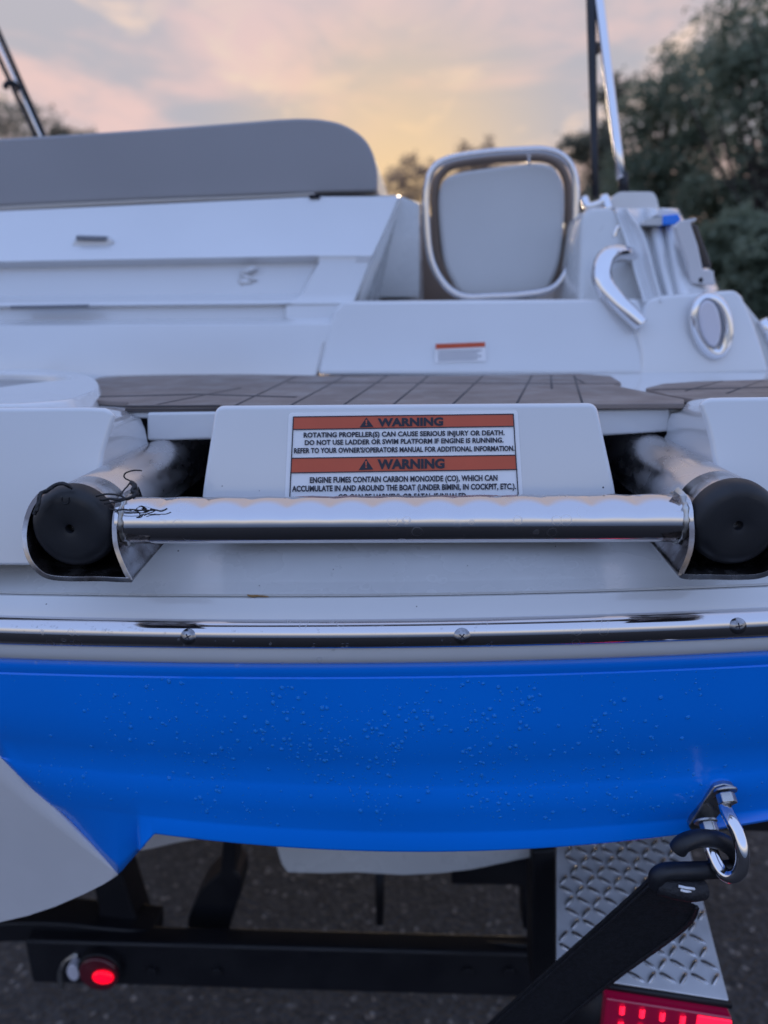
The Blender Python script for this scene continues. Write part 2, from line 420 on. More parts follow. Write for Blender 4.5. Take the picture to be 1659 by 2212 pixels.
# hull side panel, pale, below the slanted paint line
mb = MB(); rings = []
low = lin([(-420, 2035), (-200, 2018), (0, 1992), (60, 1978), (120, 1958), (180, 1932), (220, 1912), (256, 1890)])
for px in sorted(set([p for p in COLS if p < 250] + [0, 60, 120, 180, 220, 240, 254])):
    a, b = blue_bottom(px), low(px)
    rr = []
    for k in range(7):
        y = a + (b - a) * k / 6
        rr.append(PC(px, y, .452 + max(0, y - 1435) * (.035 / 455) + .0006))
    e = rr[-1]; rr.append(e + Vector((0, .012, .004))); rr.append(e + Vector((-.02, .10, .02)))
    rings.append(rr)
mb.loft(wrap(rings, right=False), closed=False)
mb.build('hull_side', HULLG, boat, solid=.005, sharp=50)
# keel panel far under the stern
k_o = [(590, 1790), (596, 1834), (606, 1868), (620, 1888), (700, 1890), (770, 1888), (870, 1894), (950, 1890), (1020, 1882), (1195, 1845), (1220, 1790)]
mb = MB().slab([PY(x, y, .72) for x, y in k_o], (0, .5, .02))
mb.build('keel_panel', GEL2, boat, bevel=.004)
mb = MB().slab([PY(x, y, .70) for x, y in [(250, 1760), (300, 1842), (330, 1836), (380, 1824), (450, 1812), (520, 1770)]], (0, .4, .02))
mb.build('hull_bottom', HULLG, boat, bevel=.004)
MB().slab([(-.72, .68, .98), (-.80, .68, .76), (-.4, .70, .67), (.03, .72, .655), (.5, .70, .67), (.82, .68, .76), (.74, .68, .98)], (0, 4.4, .1)).build('hull_underside', VOID, boat)  # under-hull shade is put into this near-black colour

# --- white gelcoat flange, strip and shelf
y_fl_b = lambda x: y_top(x) - 0
y_rail_b = fit([(0, 1395), (450, 1404), (830, 1403), (1280, 1395), (1659, 1380)])
y_rail_t = fit([(0, 1327), (450, 1336), (830, 1335), (1280, 1325), (1659, 1310)])
y_strip = fit([(0, 1282), (450, 1289), (830, 1287), (1280, 1278), (1659, 1265)])
y_crs = fit([(0, 1250), (450, 1256), (830, 1257), (1280, 1249), (1659, 1236)])
mb = MB(); rings = []
for px in COLS:
    rt, rb, st, cr, bt = y_rail_t(px), y_rail_b(px), y_strip(px), y_crs(px), y_top(px)
    rings.append([PC(px, y, Y) for y, Y in [(bt - 2, .462), (bt + 1, .4470), (bt - 3, .4445), (bt - 14, .4432), (rb - 2, .4428), (rb - 20, .4450), (rt + 8, .4480), (rt - 2, .4495), (rt - 9, .4500), (st + 4, .4560), (st + 1, .4590), (st, .4600)]])
mb.loft(wrap(rings), closed=False)
mb.build('platform_flange', GEL, boat, solid=.004, sharp=45)
mb = MB(); rings = []
zs = CAMZ - .166
for px in COLS:
    st, cr = y_strip(px), y_crs(px)
    f1 = PC(px, st - .5, .4585); f2 = PC(px, st - 5, .4585); f3 = PC(px, cr + 3, .4700); f4 = PC(px, cr - 2, .4722); f5 = PC(px, 1200, .4950)
    f6 = Vector((f5.x, .66, f5.z + .006))
    if px == COLS[0]: TOPL = f4
    if px == COLS[-1]: TOPR = f4
    rings.append([f1 + Vector((0, .004, -.003)), f1, f2, f3, f4, f5, f6])
mb.loft(wrap(rings), closed=False)
mb.build('platform_shelf', GEL2, boat, solid=.004, sharp=45)

# --- rub rail with screws
mb = MB(); rings = []
for px in COLS:
    rt, rb = y_rail_t(px) + 2, y_rail_b(px) - 1
    rr = []
    for k in range(15):
        th = math.pi * k / 14
        rr.append(PC(px, rt + (rb - rt) * (.5 - .5 * math.cos(th)),   .4490 - .0055 * (.5 - .5 * math.cos(th)) - .0105 * math.sin(th) ** .9))
    rings.append(rr)
mb.loft(wrap(rings), closed=False)
rail = mb.build('rub_rail', CHROME, boat, sharp=70)
def screw_mesh(c, nrm, r, spin):
    nrm = nrm.normalized(); u = Vector((1, 0, 0)); u = (u - nrm * u.dot(nrm)).normalized(); v = nrm.cross(u)
    m = MB(); rings = []
    for t, h in ((1.12, -.10), (1.12, .02), (1.0, .10), (.8, .22), (.5, .32), (.2, .36)):
        rings.append([c + (u * math.cos(a) + v * math.sin(a)) * r * t + nrm * r * h for a in [2*math.pi*k/20 for k in range(20)]])
    m.loft(rings)
    for q in (spin, spin + math.pi / 2):
        d = u * math.cos(q) + v * math.sin(q); e = nrm.cross(d)
        pts = [c + nrm * r * .20 + d * a * r * .46 + e * b * r * .08 for a, b in ((-1, -1), (1, -1), (1, 1), (-1, 1))]
        m.slab(pts, nrm * r * .165, 1)
    return m
for px, py, sp in ((407, 1375, .5), (998, 1374, .9), (1594, 1352, .2)):
    c = PC(px, py, .4352)
    screw_mesh(c, Vector((0, -1, .25)), .0050, sp).build('screw', [SCREWM, INK], rail, sharp=40)
def drop(m, c, nrm, r, flat=.55, sag=1.15):
    nrm = nrm.normalized(); u = Vector((1, 0, 0)); u = (u - nrm * u.dot(nrm)).normalized(); v = nrm.cross(u)
    rings = []
    for t in (0, .5, 1.0):
        a0 = t * math.pi / 2 * .9
        rings.append([c + u * math.cos(a) * math.cos(a0) * r + v * math.sin(a) * math.cos(a0) * r * sag + nrm * math.sin(a0) * r * flat for a in [2*math.pi*k/8 for k in range(8)]])
    m.loft(rings, cap0=False)
# --- water drops beaded on the blue hull
def hull_pt(px, py):
    rows = hull_rows(px); ys = [r[0] for r in rows]; Y = float(np.interp(py, ys, [r[1] for r in rows]))
    return PC(px, py, Y)
mb = MB(); n = 0
while n < 1500:
    if rnd.random() < .55: px = rnd.gauss(860, 380); py = rnd.gauss(1640, 80)
    else: px = rnd.uniform(20, 1650); py = rnd.uniform(1445, 1785)
    if px < 10 or px > 1655 or py < y_top(px) + 36 or py > y_lip(px) - 8: continue
    if px < 260 and py > blue_bottom(px) - 20: continue
    if noise.noise(Vector((px * .006, py * .006, 1))) < -.12 and rnd.random() < .8: continue
    r = .00045 + .0014 * rnd.random() ** 3.5
    p = hull_pt(px, py); q = hull_pt(px, py + 4); w = hull_pt(px + 4, py)
    nr = (w - p).cross(q - p)
    if nr.y > 0: nr = -nr
    drop(mb, p, nr, r, .6, rnd.uniform(.9, 1.35)); n += 1
o = mb.build('water_drops', WATER_CAUSTIC, hull); o['kind'] = 'stuff'
mb = MB()
for px, py, r in [(78, 1432, .0014), (150, 1433, .001), (512, 1437, .0019), (610, 1433, .0012), (690, 1425, .0022), (720, 1402, .0015), (985, 1432, .0009)] + [(rnd.uniform(0, 330), rnd.uniform(1340, 1395), rnd.uniform(.0006, .0014)) for _ in range(22)] + [(rnd.uniform(330, 1100), rnd.uniform(1350, 1400), rnd.uniform(.0005, .0012)) for _ in range(22)]:
    p = PC(px, py, .4352 if py < 1402 else .4430); drop(mb, p, Vector((0, -1, .3)), r, .6, 1.1)
o = mb.build('water_drops', WATERC, rail); o['kind'] = 'stuff'

for px, py, r in ((385, 1190, .0007), (720, 1230, .0004), (1010, 1222, .0004), (1200, 1180, .0005), (1390, 1240, .0005), (560, 1265, .0004), (100, 1305, .0005), (900, 1310, .0004)):
    m_ = MB(); p = PC(px, py, .4950 - max(0, (py - 1200)) * .0005); drop(m_, p, Vector((0, -.6, .8)), r, .25); m_.build('dirt_speck', SEAM, boat)
# --- platform blocks, beam, deck
def yfront(y, y0=880, y1=1200, Y0=.508, Y1=.486): return Y0 + (Y1 - Y0) * (y - y0) / (y1 - y0)
cb = roundpoly([(430, 1140), (436, 1060), (464, 876), (1290, 870), (1331, 1060), (1338, 1140)], 20)
mb = MB().slab([PY(x, y, yfront(y)) for x, y in cb], (0, .085, -.0125))
block = mb.build('ladder_block', GEL, boat, bevel=.0035, seg=3)
def side_block(front, back, name):
    r0 = [PY(x, y, yfront(y, 880, 1200, .512, .486)) for x, y in front]
    r1 = [PY(x, y, .59) for x, y in back]
    MB().loft([r0, r1]).build(name, GEL, boat, bevel=.0035, seg=3)
side_block([(-760, 884), (-100, 881), (190, 879), (226, 881), (244, 888), (248, 900), (238, 930), (222, 980), (211, 1060), (205, 1130), (200, 1225), (-760, 1225)],
           [(-760, 884), (-100, 882), (215, 882), (255, 883), (275, 888), (290, 901), (306, 903), (316, 925), (322, 952), (338, 985), (340, 1060), (-760, 1060)], 'platform_block')
side_block([(2420, 853), (1800, 855), (1570, 858), (1535, 859), (1516, 864), (1511, 876), (1522, 905), (1536, 955), (1548, 1028), (1556, 1110), (1566, 1215), (2420, 1215)],
           [(2420, 856), (1800, 858), (1545, 862), (1500, 862), (1482, 868), (1468, 889), (1446, 893), (1438, 912), (1437, 935), (1420, 962), (1414, 1050), (2420, 1050)], 'platform_block')
for a, b in (((316, 890), (470, 888)), ((1285, 884), (1450, 881))):
    c1 = (b[0], b[1] + 62 if b[0] < 900 else b[1] + 52); c0 = (a[0], a[1] + 63 if a[0] < 900 else a[1] + 60)
    MB().slab([PY(x, y, .588) for x, y in (a, b, c1, c0)], (0, .03, 0)).build('slot_beam', GEL, boat, bevel=.003)
zd = CAMZ - .080
XL, XR = TOPL.x, TOPR.x
dk = [(XL - .46, 1.35), (XL - .43, .90), (XL - .36, .74), (XL - .24, .63), (XL - .1, .592), (XR + .1, .592), (XR + .24, .63), (XR + .36, .74), (XR + .43, .90), (XR + .46, 1.35)]
for nm, base, sg in (('hull_topside', TOPL, -1), ('hull_topside', TOPR, 1)):
    mm_ = MB(); mm_.loft([[Vector((base.x + sg * (dx - .012), base.y + dy + .02, z_)) for z_ in (base.z - .02, zd - .030, zd - .004)] for dx, dy in [(.0, .01)] + WRAP], closed=False)
    mm_.build(nm, GEL, boat, solid=.005, sharp=50)
    MB().slab([(base.x + sg * .02, 1.15, zd - .02), (base.x + sg * .462, 1.15, zd - .02), (base.x + sg * .462, 1.15, zd + .035), (base.x + sg * .02, 1.15, zd + .035)], (0, 3.6, 0)).build('gunwale', GEL, boat, bevel=.012)
mb = MB().slab([Vector((x, y, zd - .006)) for x, y in dk], (0, 0, .006))
mb.build('swim_platform', GEL, boat, bevel=.002)
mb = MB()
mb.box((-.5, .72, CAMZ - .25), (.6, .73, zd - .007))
mb.build('slot_backing', VOID, boat)  # slot darkness is put into this wall's colour

# deck mats
zm = zd + .005
def mat_slab(pts, name):
    return MB().slab([PZ(x, y, zm) for x, y in pts], (0, 0, -.0045)).build(name, MAT, boat, bevel=.001)
m1 = mat_slab(crom2([(165, 861), (210, 852), (205, 832), (215, 815), (330, 810), (520, 808)], 4) + [(690, 811), (1000, 811), (1250, 807), (1320, 812), (1342, 826), (1325, 832), (1395, 846), (1478, 862), (1478, 871), (1300, 872), (840, 873), (280, 876), (276, 868)], 'deck_mat')
m2 = mat_slab([(1395, 838), (1430, 829), (1500, 824), (1700, 818), (1980, 815), (2050, 850), (1659, 856), (1500, 862), (1440, 852)], 'deck_mat')
mb = MB()
def seam(m, a, b, w=.0009):
    A, B = PZ(*a, zm), PZ(*b, zm); d = (B - A).normalized(); e = Vector((-d.y, d.x, 0)) * w
    m.slab([A + e, A - e, B - e, B + e], (0, 0, .0004))
for a, b in [((500, 880), (640, 813)), ((620, 880), (745, 813)), ((735, 880), (835, 812)), ((840, 882), (925, 812)), ((968, 883), (1044, 811)), ((1112, 880), (1149, 811)), ((1260, 878), (1240, 811)), ((1190, 811), (1192, 840)), ((330, 876), (520, 838)), ((1240, 815), (1262, 828))]:
    seam(mb, a, b)
for ya, yb in ((827, 829),):
    seam(mb, (620, ya), (1340, yb), .0014)
seam(mb, (170, 858), (430, 852), .004); seam(mb, (430, 852), (640, 858), .003)
mb.build('groove', SEAM, m1)
mb = MB(); seam(mb, (1480, 845), (1560, 823)); seam(mb, (1570, 850), (1650, 821)); seam(mb, (1410, 842), (1700, 836), .003)
mb.build('groove', SEAM, m2)
for x0, x1, q0, q1 in ((270, 475, 877, 876), (1280, 1482, 872, 869)):
    MB().slab([PY(x0, q0 - 1, .590), PY(x1, q1 - 1, .590), PY(x1, q1 + 14, .590), PY(x0, q0 + 14, .590)], (0, .006, 0)).build('mat_edge', MAT, m1)
    for d0, d1 in ((-1, 3), (6, 9), (11.5, 14)):
        MB().slab([PY(x0, q0 + d0, .5894), PY(x1, q1 + d0, .5894), PY(x1, q1 + d1, .5894), PY(x0, q0 + d1, .5894)], (0, .001, 0)).build('edge_groove', SEAM, m1)
# raised rounded hatch rim on the left of the deck
zt = zd + .0125
top = [(-420, 792), (-100, 793)] + crom2([(0, 795), (90, 797), (160, 803), (200, 815), (210, 832), (190, 850), (140, 864), (40, 872)], 4) + [(-100, 874), (-420, 876)]
inner = [(-420, 802), (-100, 803)] + crom2([(0, 805), (70, 806), (120, 809), (152, 814), (150, 818), (120, 822), (60, 828), (0, 836)], 4) + [(-100, 850), (-420, 862)]
T = [PZ(x, y, zt) for x, y in top]; I = [PZ(x, y, zt) for x, y in inner]
B = [Vector((p.x + (.006 if p.x > -.42 else 0), p.y, zd)) for p in T]; D = [p + Vector((-.002, 0, -.010)) for p in I]
MB().loft([B, T, I, D], cap0=False, cap1=False).build('hatch_rim', GEL, boat, bevel=.003, seg=3)
MB().slab([p + Vector((0, 0, .0012)) for p in D], (0, 0, -.002)).build('hatch_recess_shade', RECESSGREY, boat)  # added grey sheet carries the recess's dark reflection in its colour

# --- warning label on the block
lab = lambda cx, cy: (599.1 + cx / 3, 857.2 + cy / 3)
def LP(cx, cy, off=.0005):
    x, y = lab(cx, cy); return PY(x, y, yfront(y) - off)
def lquad(pts, mt, name, parent, off, th=.0002):
    return MB().slab([LP(x, y, off) for x, y in pts], (0, th, 0)).build(name, mt, parent, smooth=False)
lo = roundpoly([(74, 104), (1557, 88), (1596, 730), (44, 745)], 22)
label = MB().slab([LP(x, y, .0006) for x, y in lo], (0, .0004, 0)).build('warning_label', WHITE, boat, smooth=False)
label['label'] = 'white sticker with two orange WARNING headings'
lquad([(105, 130), (1528, 112), (1533, 190), (102, 211)], ORANGE, 'orange_band', label, .0010)
lquad([(95, 398), (1546, 378), (1553, 470), (90, 492)], ORANGE, 'orange_band', label, .0010)
mb = MB()
def lline(a, b, w=3.2):
    d = Vector((b[0]-a[0], b[1]-a[1])).normalized(); e = Vector((-d.y, d.x)) * w
    mb.slab([LP(a[0]+e.x, a[1]+e.y, .0013), LP(a[0]-e.x, a[1]-e.y, .0013), LP(b[0]-e.x, b[1]-e.y, .0013), LP(b[0]+e.x, b[1]+e.y, .0013)], (0, .0002, 0))
for a, b in [((103, 130), (1530, 112)), ((101, 212), (1535, 191)), ((94, 398), (1548, 378)), ((90, 493), (1555, 471)), ((104, 128), (76, 740)), ((1529, 110), (1566, 720))]: lline(a, b)
mb.build('printed_frame', INK, label, smooth=False)
for tri, ex in (([(533, 198), (623, 194), (577, 134)], (577, 146, 186)), ([(527, 475), (622, 471), (575, 401)], (575, 414, 462))):
    t = MB(); t.slab([LP(x, y, .0014) for x, y in tri], (0, .0002, 0)); t.build('hazard_triangle', INK, label, smooth=False)
    x, a, b = ex; h = b - a
    t = MB(); t.slab([LP(q, y, .0017) for q, y in [(x-6, a+h*.08), (x+6, a+h*.08), (x+3.5, a+h*.68), (x-3.5, a+h*.68)]], (0, .0002, 0))
    t.slab([LP(q, y, .0017) for q, y in [(x-5, a+h*.78), (x+5, a+h*.78), (x+5, a+h*.98), (x-5, a+h*.98)]], (0, .0002, 0))
    t.build('exclamation_mark', ORANGE, label, smooth=False)
def text(s, tl, tr, br, bl, mt, parent, name, fn, off, bold=.02, narrow=None):
    c = bpy.data.curves.new(name, 'FONT'); c.body = s; c.size = 1; c.offset = bold; c.resolution_u = 3; c.space_character = 1.02
    o = bpy.data.objects.new(name, c); COL.objects.link(o)
    dg = bpy.context.evaluated_depsgraph_get(); dg.update()
    me = bpy.data.meshes.new_from_object(o.evaluated_get(dg))
    bpy.data.objects.remove(o); bpy.data.curves.remove(c)
    xs = [v.co.x for v in me.vertices]; x0, x1 = min(xs), max(xs); cap = .73
    for v in me.vertices:
        u = (v.co.x - x0) / (x1 - x0); w = v.co.y / cap
        top = (tl[0] + (tr[0]-tl[0])*u, tl[1] + (tr[1]-tl[1])*u); bot = (bl[0] + (br[0]-bl[0])*u, bl[1] + (br[1]-bl[1])*u)
        v.co = fn(bot[0] + (top[0]-bot[0])*w, bot[1] + (top[1]-bot[1])*w, off)
    me.materials.clear(); me.materials.append(mt)
    return link(name, me, parent)
for s, x0, x1, yl, yr, bold in [
    ('WARNING', 650, 1075, (139, 190), (132, 184), .05), ('WARNING', 648, 1084, (405, 466), (400, 460), .05),
    ('ROTATING PROPELLER(S) CAN CAUSE SERIOUS INJURY OR DEATH.', 170, 1473, (231, 263), (215, 247), .038),
    ('DO NOT USE LADDER OR SWIM PLATFORM IF ENGINE IS RUNNING.', 177, 1466, (280, 312), (263, 295), .038),
    ("REFER TO YOUR OWNER'S/OPERATORS MANUAL FOR ADDITIONAL INFORMATION.", 108, 1537, (332, 365), (316, 349), .038),
    ('ENGINE FUMES CONTAIN CARBON MONOXIDE (CO), WHICH CAN', 210, 1427, (520, 557), (505, 542), .038),
    ('ACCUMULATE IN AND AROUND THE BOAT (UNDER BIMINI, IN COCKPIT, ETC.).', 95, 1547, (576, 613), (560, 597), .038),
    ('CO CAN BE HARMFUL OR FATAL IF INHALED.', 395, 1232, (630, 668), (622, 660), .038)]:
    text(s, (x0, yl[0]), (x1, yr[0]), (x1, yr[1]), (x0, yl[1]), INK, label, 'printed_text', LP, .0015, bold)
# specks on the block
for x, y, r in ((1303, 1053, .0006), (480, 1050, .0004), (560, 1060, .0003)):
    mb = MB(); drop(mb, PY(x, y, yfront(y)), Vector((0, -1, 0)), r); mb.build('dirt_speck', INK, block)

# --- boarding ladder
ladder_root = PY(870, 1125, .43)
ladder = bpy.data.objects.new('boarding_ladder', None); COL.objects.link(ladder); ladder.parent = boat; ladder.location = ladder_root - boat.location
LC, RC = PY(158, 1138, .42), PY(1588, 1131, .42)
for c in (LC, RC):
    mb = MB(); rings = []
    for Y, r in ((.4215, .0240), (.4225, .0255), (.428, .0258), (.4505, .0258), (.4512, .0252), (.4528, .0252), (.4536, .0256), (.50, .0256), (.60, .0256), (.70, .0256)):
        rings.append([Vector((c.x + math.cos(a) * r, Y, c.z + math.sin(a) * r)) for a in [2*math.pi*k/48 for k in range(48)]])
    mb.loft(rings, cap0=True); mb.build('rail', BRUSH, ladder, sharp=60)
    mb = MB(); rings = []
    for r, Y in ((.0026, .4215), (.0026, .4165), (.0030, .4155), (.0060, .4150), (.0175, .4150), (.0205, .4153), (.0232, .4165), (.0252, .4188), (.0264, .4220), (.0267, .4260), (.0267, .4275), (.0259, .4275)):
        rings.append([Vector((c.x + math.cos(a) * r, Y, c.z + math.sin(a) * r)) for a in [2*math.pi*k/48 for k in range(48)]])
    mb.loft(rings, cap1=False); mb.build('end_cap', RUB, ladder, sharp=50)
mk_c = LC + Vector((0, .4150 - LC.y, .0185))
MB().tube(crom([mk_c + Vector((-.0022, 0, .0022)), mk_c + Vector((-.0020, 0, -.0010)), mk_c + Vector((0, 0, -.0022)), mk_c + Vector((.0020, 0, -.0010)), mk_c + Vector((.0022, 0, .0022))], 4), .0005, 6).build('moulded_mark', RUB, ladder)
# U brackets that carry the step
def bracket(pts, name='step_bracket', flip=1):
    pts = crom2(pts, 4)
    ymin, ymax = min(p[1] for p in pts), max(p[1] for p in pts)
    ring0 = []; ring1 = []
    c = Vector((sum(p[0] for p in pts)/len(pts), 0, 0))
    P3 = [PY(x, y, .408 + .020 * ((ymax - y) / (ymax - ymin)) ** 1.6) for x, y in pts]
    cen = sum(P3, Vector()) / len(P3)
    n = len(P3); inn = []
    for i, p in enumerate(P3):
        t = (P3[min(i+1, n-1)] - P3[max(i-1, 0)]); nrm = Vector((-t.z, 0, t.x)).normalized()
        if nrm.dot(cen - p) < 0 and i not in (): nrm = nrm
        inn.append(nrm)
    # consistent side: inward = toward the tube
    sgn = 1 if sum(inn[i].dot(cen - P3[i]) for i in range(n)) > 0 else -1
    I3 = [p + inn[i] * sgn * .0032 for i, p in enumerate(P3)]
    tc = LC if cen.x < 0 else RC
    B3 = []; C3 = []
    for i in range(n):
        d = Vector((P3[i].x - tc.x, 0, P3[i].z - tc.z)); hug = tc + d.normalized() * .0275; hug.y = .452 + .02 * i / n
        f = 1.0
        inner = (i / n) if cen.x < 0 else 1 - i / n
        e0 = .56 if cen.x < 0 else .52
        if inner > e0: f = max(0.0, 1 - (inner - e0) / .03)
        if inner > .74: f = min(1.0, (inner - .74) / .12)
        st = P3[i] + Vector((0, .062, .004))
        q = st.lerp(hug, f); B3.append(q); C3.append(q + inn[i] * sgn * .0016)
    mb = MB(); mb.loft([[P3[i], I3[i], C3[i], B3[i]] for i in range(n)])
    return mb.build(name, BRKT, ladder, bevel=.0007, seg=2)
bracket([(80, 1067), (62, 1092), (50, 1128), (47, 1166), (55, 1203), (72, 1230), (100, 1250), (145, 1256), (215, 1256), (262, 1258), (286, 1256), (276, 1234), (264, 1206), (255, 1178), (252, 1148), (253, 1118), (260, 1090), (272, 1072)])
bracket([(1456, 1060), (1472, 1074), (1483, 1098), (1488, 1130), (1489, 1160), (1485, 1190), (1476, 1216), (1466, 1238), (1468, 1248), (1490, 1252), (1530, 1252), (1590, 1253), (1640, 1250), (1675, 1235), (1695, 1205), (1700, 1165), (1698, 1120), (1685, 1085)])
# step: polished tube with a scalloped tread along the top
A, B = PY(268, 1124, .4330), PY(1478, 1118, .4330)
ax = (B - A); Ln = ax.length; ax.normalize()
up = Vector((0, -.28, .96)).normalized(); up = (up - ax * up.dot(ax)).normalized(); sd = ax.cross(up)
rings = []; n = 240
for i in range(n + 1):
    t = i / n; p = A + ax * Ln * t; rr = []
    for k in range(48):
        a = 2*math.pi*k/48; r = .0151
        w = max(0, math.cos(a)) ** 7
        ph = abs(math.sin(math.pi * t * 13.2))
        if .02 < t < .985: r -= .0027 * w * (1 - ph ** .8)
        rr.append(p + (up * math.cos(a) + sd * math.sin(a)) * r)
    rings.append(rr)
MB().loft(rings).build('step', CHROME, ladder, sharp=80)
# weld beads where the step meets its brackets
for P, s in ((PY(281, 1124, .4330), 1), (PY(1463, 1118, .4330), -1)):
    mb = MB(); pts = []
    for k in range(40):
        a = 2*math.pi*k/40; pts.append(P + (up*math.cos(a) + sd*math.sin(a)) * (.0154 + .0006*math.sin(k*2.3)) + ax * .0007 * math.sin(k * 3.1))
    mb.tube(pts, [.0017 + .0006 * math.sin(k * 1.9) for k in range(40)], 8, closed=True)
    mb.build('weld_bead', ZINC, ladder)

# --- transom moulding on the left of the walkway
edge = lin([(425, 828), (480, 806), (560, 770), (650, 735), (700, 708), (720, 700), (808, 680)])
edge2 = lin([(425, 861), (480, 838), (560, 800), (650, 764), (700, 733), (720, 712), (808, 684), (832, 680)])
rows = [(832, 832, .914, 0), (803, 809, .915, 0), (740, 740, .922, 0), (704, 701, .930, 0), (697, 693, .940, 0), (692, 687, .962, 1), (667, 660, .966, 1), (661, 655, .955, 0), (652, 646, .960, 0), (640, 634, .980, 2), (580, 568, .995, 2), (565, 552, .980, 0), (556, 545, .986, 0), (520, 505, 1.010, 0), (480, 460, 1.035, 0), (456, 424, 1.050, 0)]
rings = []
for yl, yr, Y, kind in rows:
    xe, xe2 = edge(yr), edge2(yr)
    rin = {0: None, 1: 612, 2: 642 + (642 - yr) * .55}[kind]
    xs = [-420, -200, 0, 200, 400, 560]
    ring = []
    def yy(x): return yl + (yr - yl) * (x / 700.0)
    for x in xs: ring.append(PY(x, yy(x), Y))
    base = {0: Y, 1: Y - .010, 2: Y - .014}[kind]
    if rin: ring.append(PY(rin, yy(rin), Y)); ring.append(PY(rin + 7, yy(rin), base))
    else:
        r0 = 640 if yr > 600 else 690
        ring.append(PY(r0 - 8, yy(r0), Y)); ring.append(PY(r0, yy(r0), Y))
    ring.append(PY(xe, yr, base)); ring.append(PY(xe2, yr, base + .004)); ring.append(PY(xe2 + 6, yr, base + .03))
    rings.append(ring)
MB().loft(rings, closed=False).build('transom', GEL, boat, solid=.004, bevel=.005, seg=4)
# side face of that moulding along the walkway
sf = [(864, 424, 1.075), (908, 440, 1.38), (916, 690, 1.38), (765, 690, .985), (803, 560, 1.008), (841, 480, 1.04)]
MB().slab([PY(*p) for p in sf], (-.006, .002, 0)).build('walkway_side', GEL2, boat)
# small oval scoop with dark slot, thin slot in the ledge, faint S mark
so_ = [(150, 545), (156, 524), (170, 512), (228, 512), (244, 520), (238, 532), (205, 544), (175, 549)]
ol = crom2(so_, 4, True)
MB().slab([PY(x, y, 1.0) for x, y in ol], (0, .02, 0)).build('latch_scoop', GEL, boat, bevel=.003)
MB().slab([PY(x, y, .997) for x, y in roundpoly([(164, 508), (230, 510), (228, 520), (164, 519)], 4)], (0, .02, 0)).build('latch_slot', SLOT, boat)
MB().slab([PY(x, y, .934) for x, y in roundpoly([(22, 660), (186, 657), (186, 664), (22, 668)], 2)], (0, .01, 0)).build('vent_slot', SLOT, boat)
mb = MB()
for q in ([(515, 590), (545, 573), (556, 578), (530, 594)], [(516, 592), (530, 592), (556, 606), (540, 608)], [(512, 606), (528, 600), (546, 612), (520, 618)]):
    mb.slab([PY(x, y, .9840) for x, y in q], (0, .003, 0))
mb.build('emblem', GEL, boat)
# step wall between the moulding and the right coaming
st = [(684, 810, .915), (704, 722, .925), (722, 668, .934), (742, 650, .940), (1380, 645, .942), (1400, 700, .927), (1405, 811, .917)]
mb = MB().slab([PY(*p) for p in st], (0, .5, 0)); mb.build('boarding_step', GEL, boat, bevel=.006)
stk = MB().slab([PY(x, y, .9170) for x, y in [(940, 742), (1049, 738), (1050, 780), (939, 784)]], (0, .0008, 0)).build('safety_sticker', WHITE, boat, smooth=False)
MB().slab([PY(x, y, .9163) for x, y in [(941, 743), (1048, 739), (1048, 749), (941, 754)]], (0, .0004, 0)).build('red_band', ORANGE, stk, smooth=False)
mb = MB()
for k in range(4):
    y = 759 + k * 6
    mb.slab([PY(x, q, .9163) for x, q in [(946, y), (1040 - 9 * (k % 2), y - 3), (1040 - 9 * (k % 2), y - 1), (946, y + 2)]], (0, .0004, 0))
mb.build('fine_print', GREYINK, stk, smooth=False)
# sunpad cushion
cu = [(-420, 336), (-200, 318), (0, 299), (150, 290), (300, 280), (450, 269), (600, 257)] + crom2([(640, 255), (690, 257), (740, 268), (783, 295), (806, 332), (815, 375), (816, 414)], 4) + [(600, 420), (300, 432), (0, 446), (-420, 462)]
MB().slab([PY(x, y, 1.075) for x, y in cu], (0, .42, .02)).build('sunpad_cushion', VINYL, boat, bevel=.022, seg=5)
mb = MB().slab([PY(x, y, 1.06) for x, y in [(-420, 461), (0, 445), (300, 431), (600, 420), (680, 416), (680, 424), (600, 428), (300, 441), (0, 457), (-420, 474)]], (0, .3, 0))
mb.build('cushion_base', PIPING, boat, bevel=.002)
MB().box(tuple(PY(668, 428, 1.045)), tuple(PY(690, 420, 1.045) + Vector((0, .015, 0)))).build('snap', VOID, boat)
mb = MB().slab([PY(x, y, 1.10) for x, y in [(-420, 470), (0, 450), (700, 420), (862, 422), (905, 440), (905, 640), (-420, 660)]], (0, .35, 0)); mb.build('sunpad_base', GEL2, boat)

# --- gate in the walkway
gate = bpy.data.objects.new('boarding_gate', None); COL.objects.link(gate); gate.parent = boat; gate.location = PY(1085, 640, 1.12) - boat.location
fr_o = [(931, 560), (921, 480), (921, 410), (936, 365), (972, 343), (1050, 330), (1120, 325), (1175, 324), (1215, 338), (1238, 370), (1245, 420), (1242, 500), (1228, 575), (1195, 622), (1130, 636), (1060, 640), (1000, 640), (960, 614)]
MB().tube(crom([PY(x, y, 1.12) for x, y in fr_o], 5, True), .0054, 14, closed=True).build('tube_frame', CHROME, gate)
fr_i = [(949, 560), (941, 480), (940, 415), (952, 378), (982, 356), (1055, 345), (1120, 341), (1170, 341), (1202, 353), (1221, 380), (1228, 420), (1226, 500), (1212, 570), (1184, 612), (1130, 626), (1060, 630), (1008, 628), (973, 604)]
MB().tube(crom([PY(x, y, 1.15) for x, y in fr_i], 5, True), .0060, 12, closed=True).build('tube_frame', BROWN, gate)
gp = [(958, 560), (949, 480), (948, 420), (960, 388), (990, 372), (1060, 361), (1120, 354), (1168, 351), (1196, 360), (1214, 385), (1221, 420), (1219, 500), (1207, 575), (1180, 628), (1130, 640), (1060, 644), (1000, 638), (975, 604)]
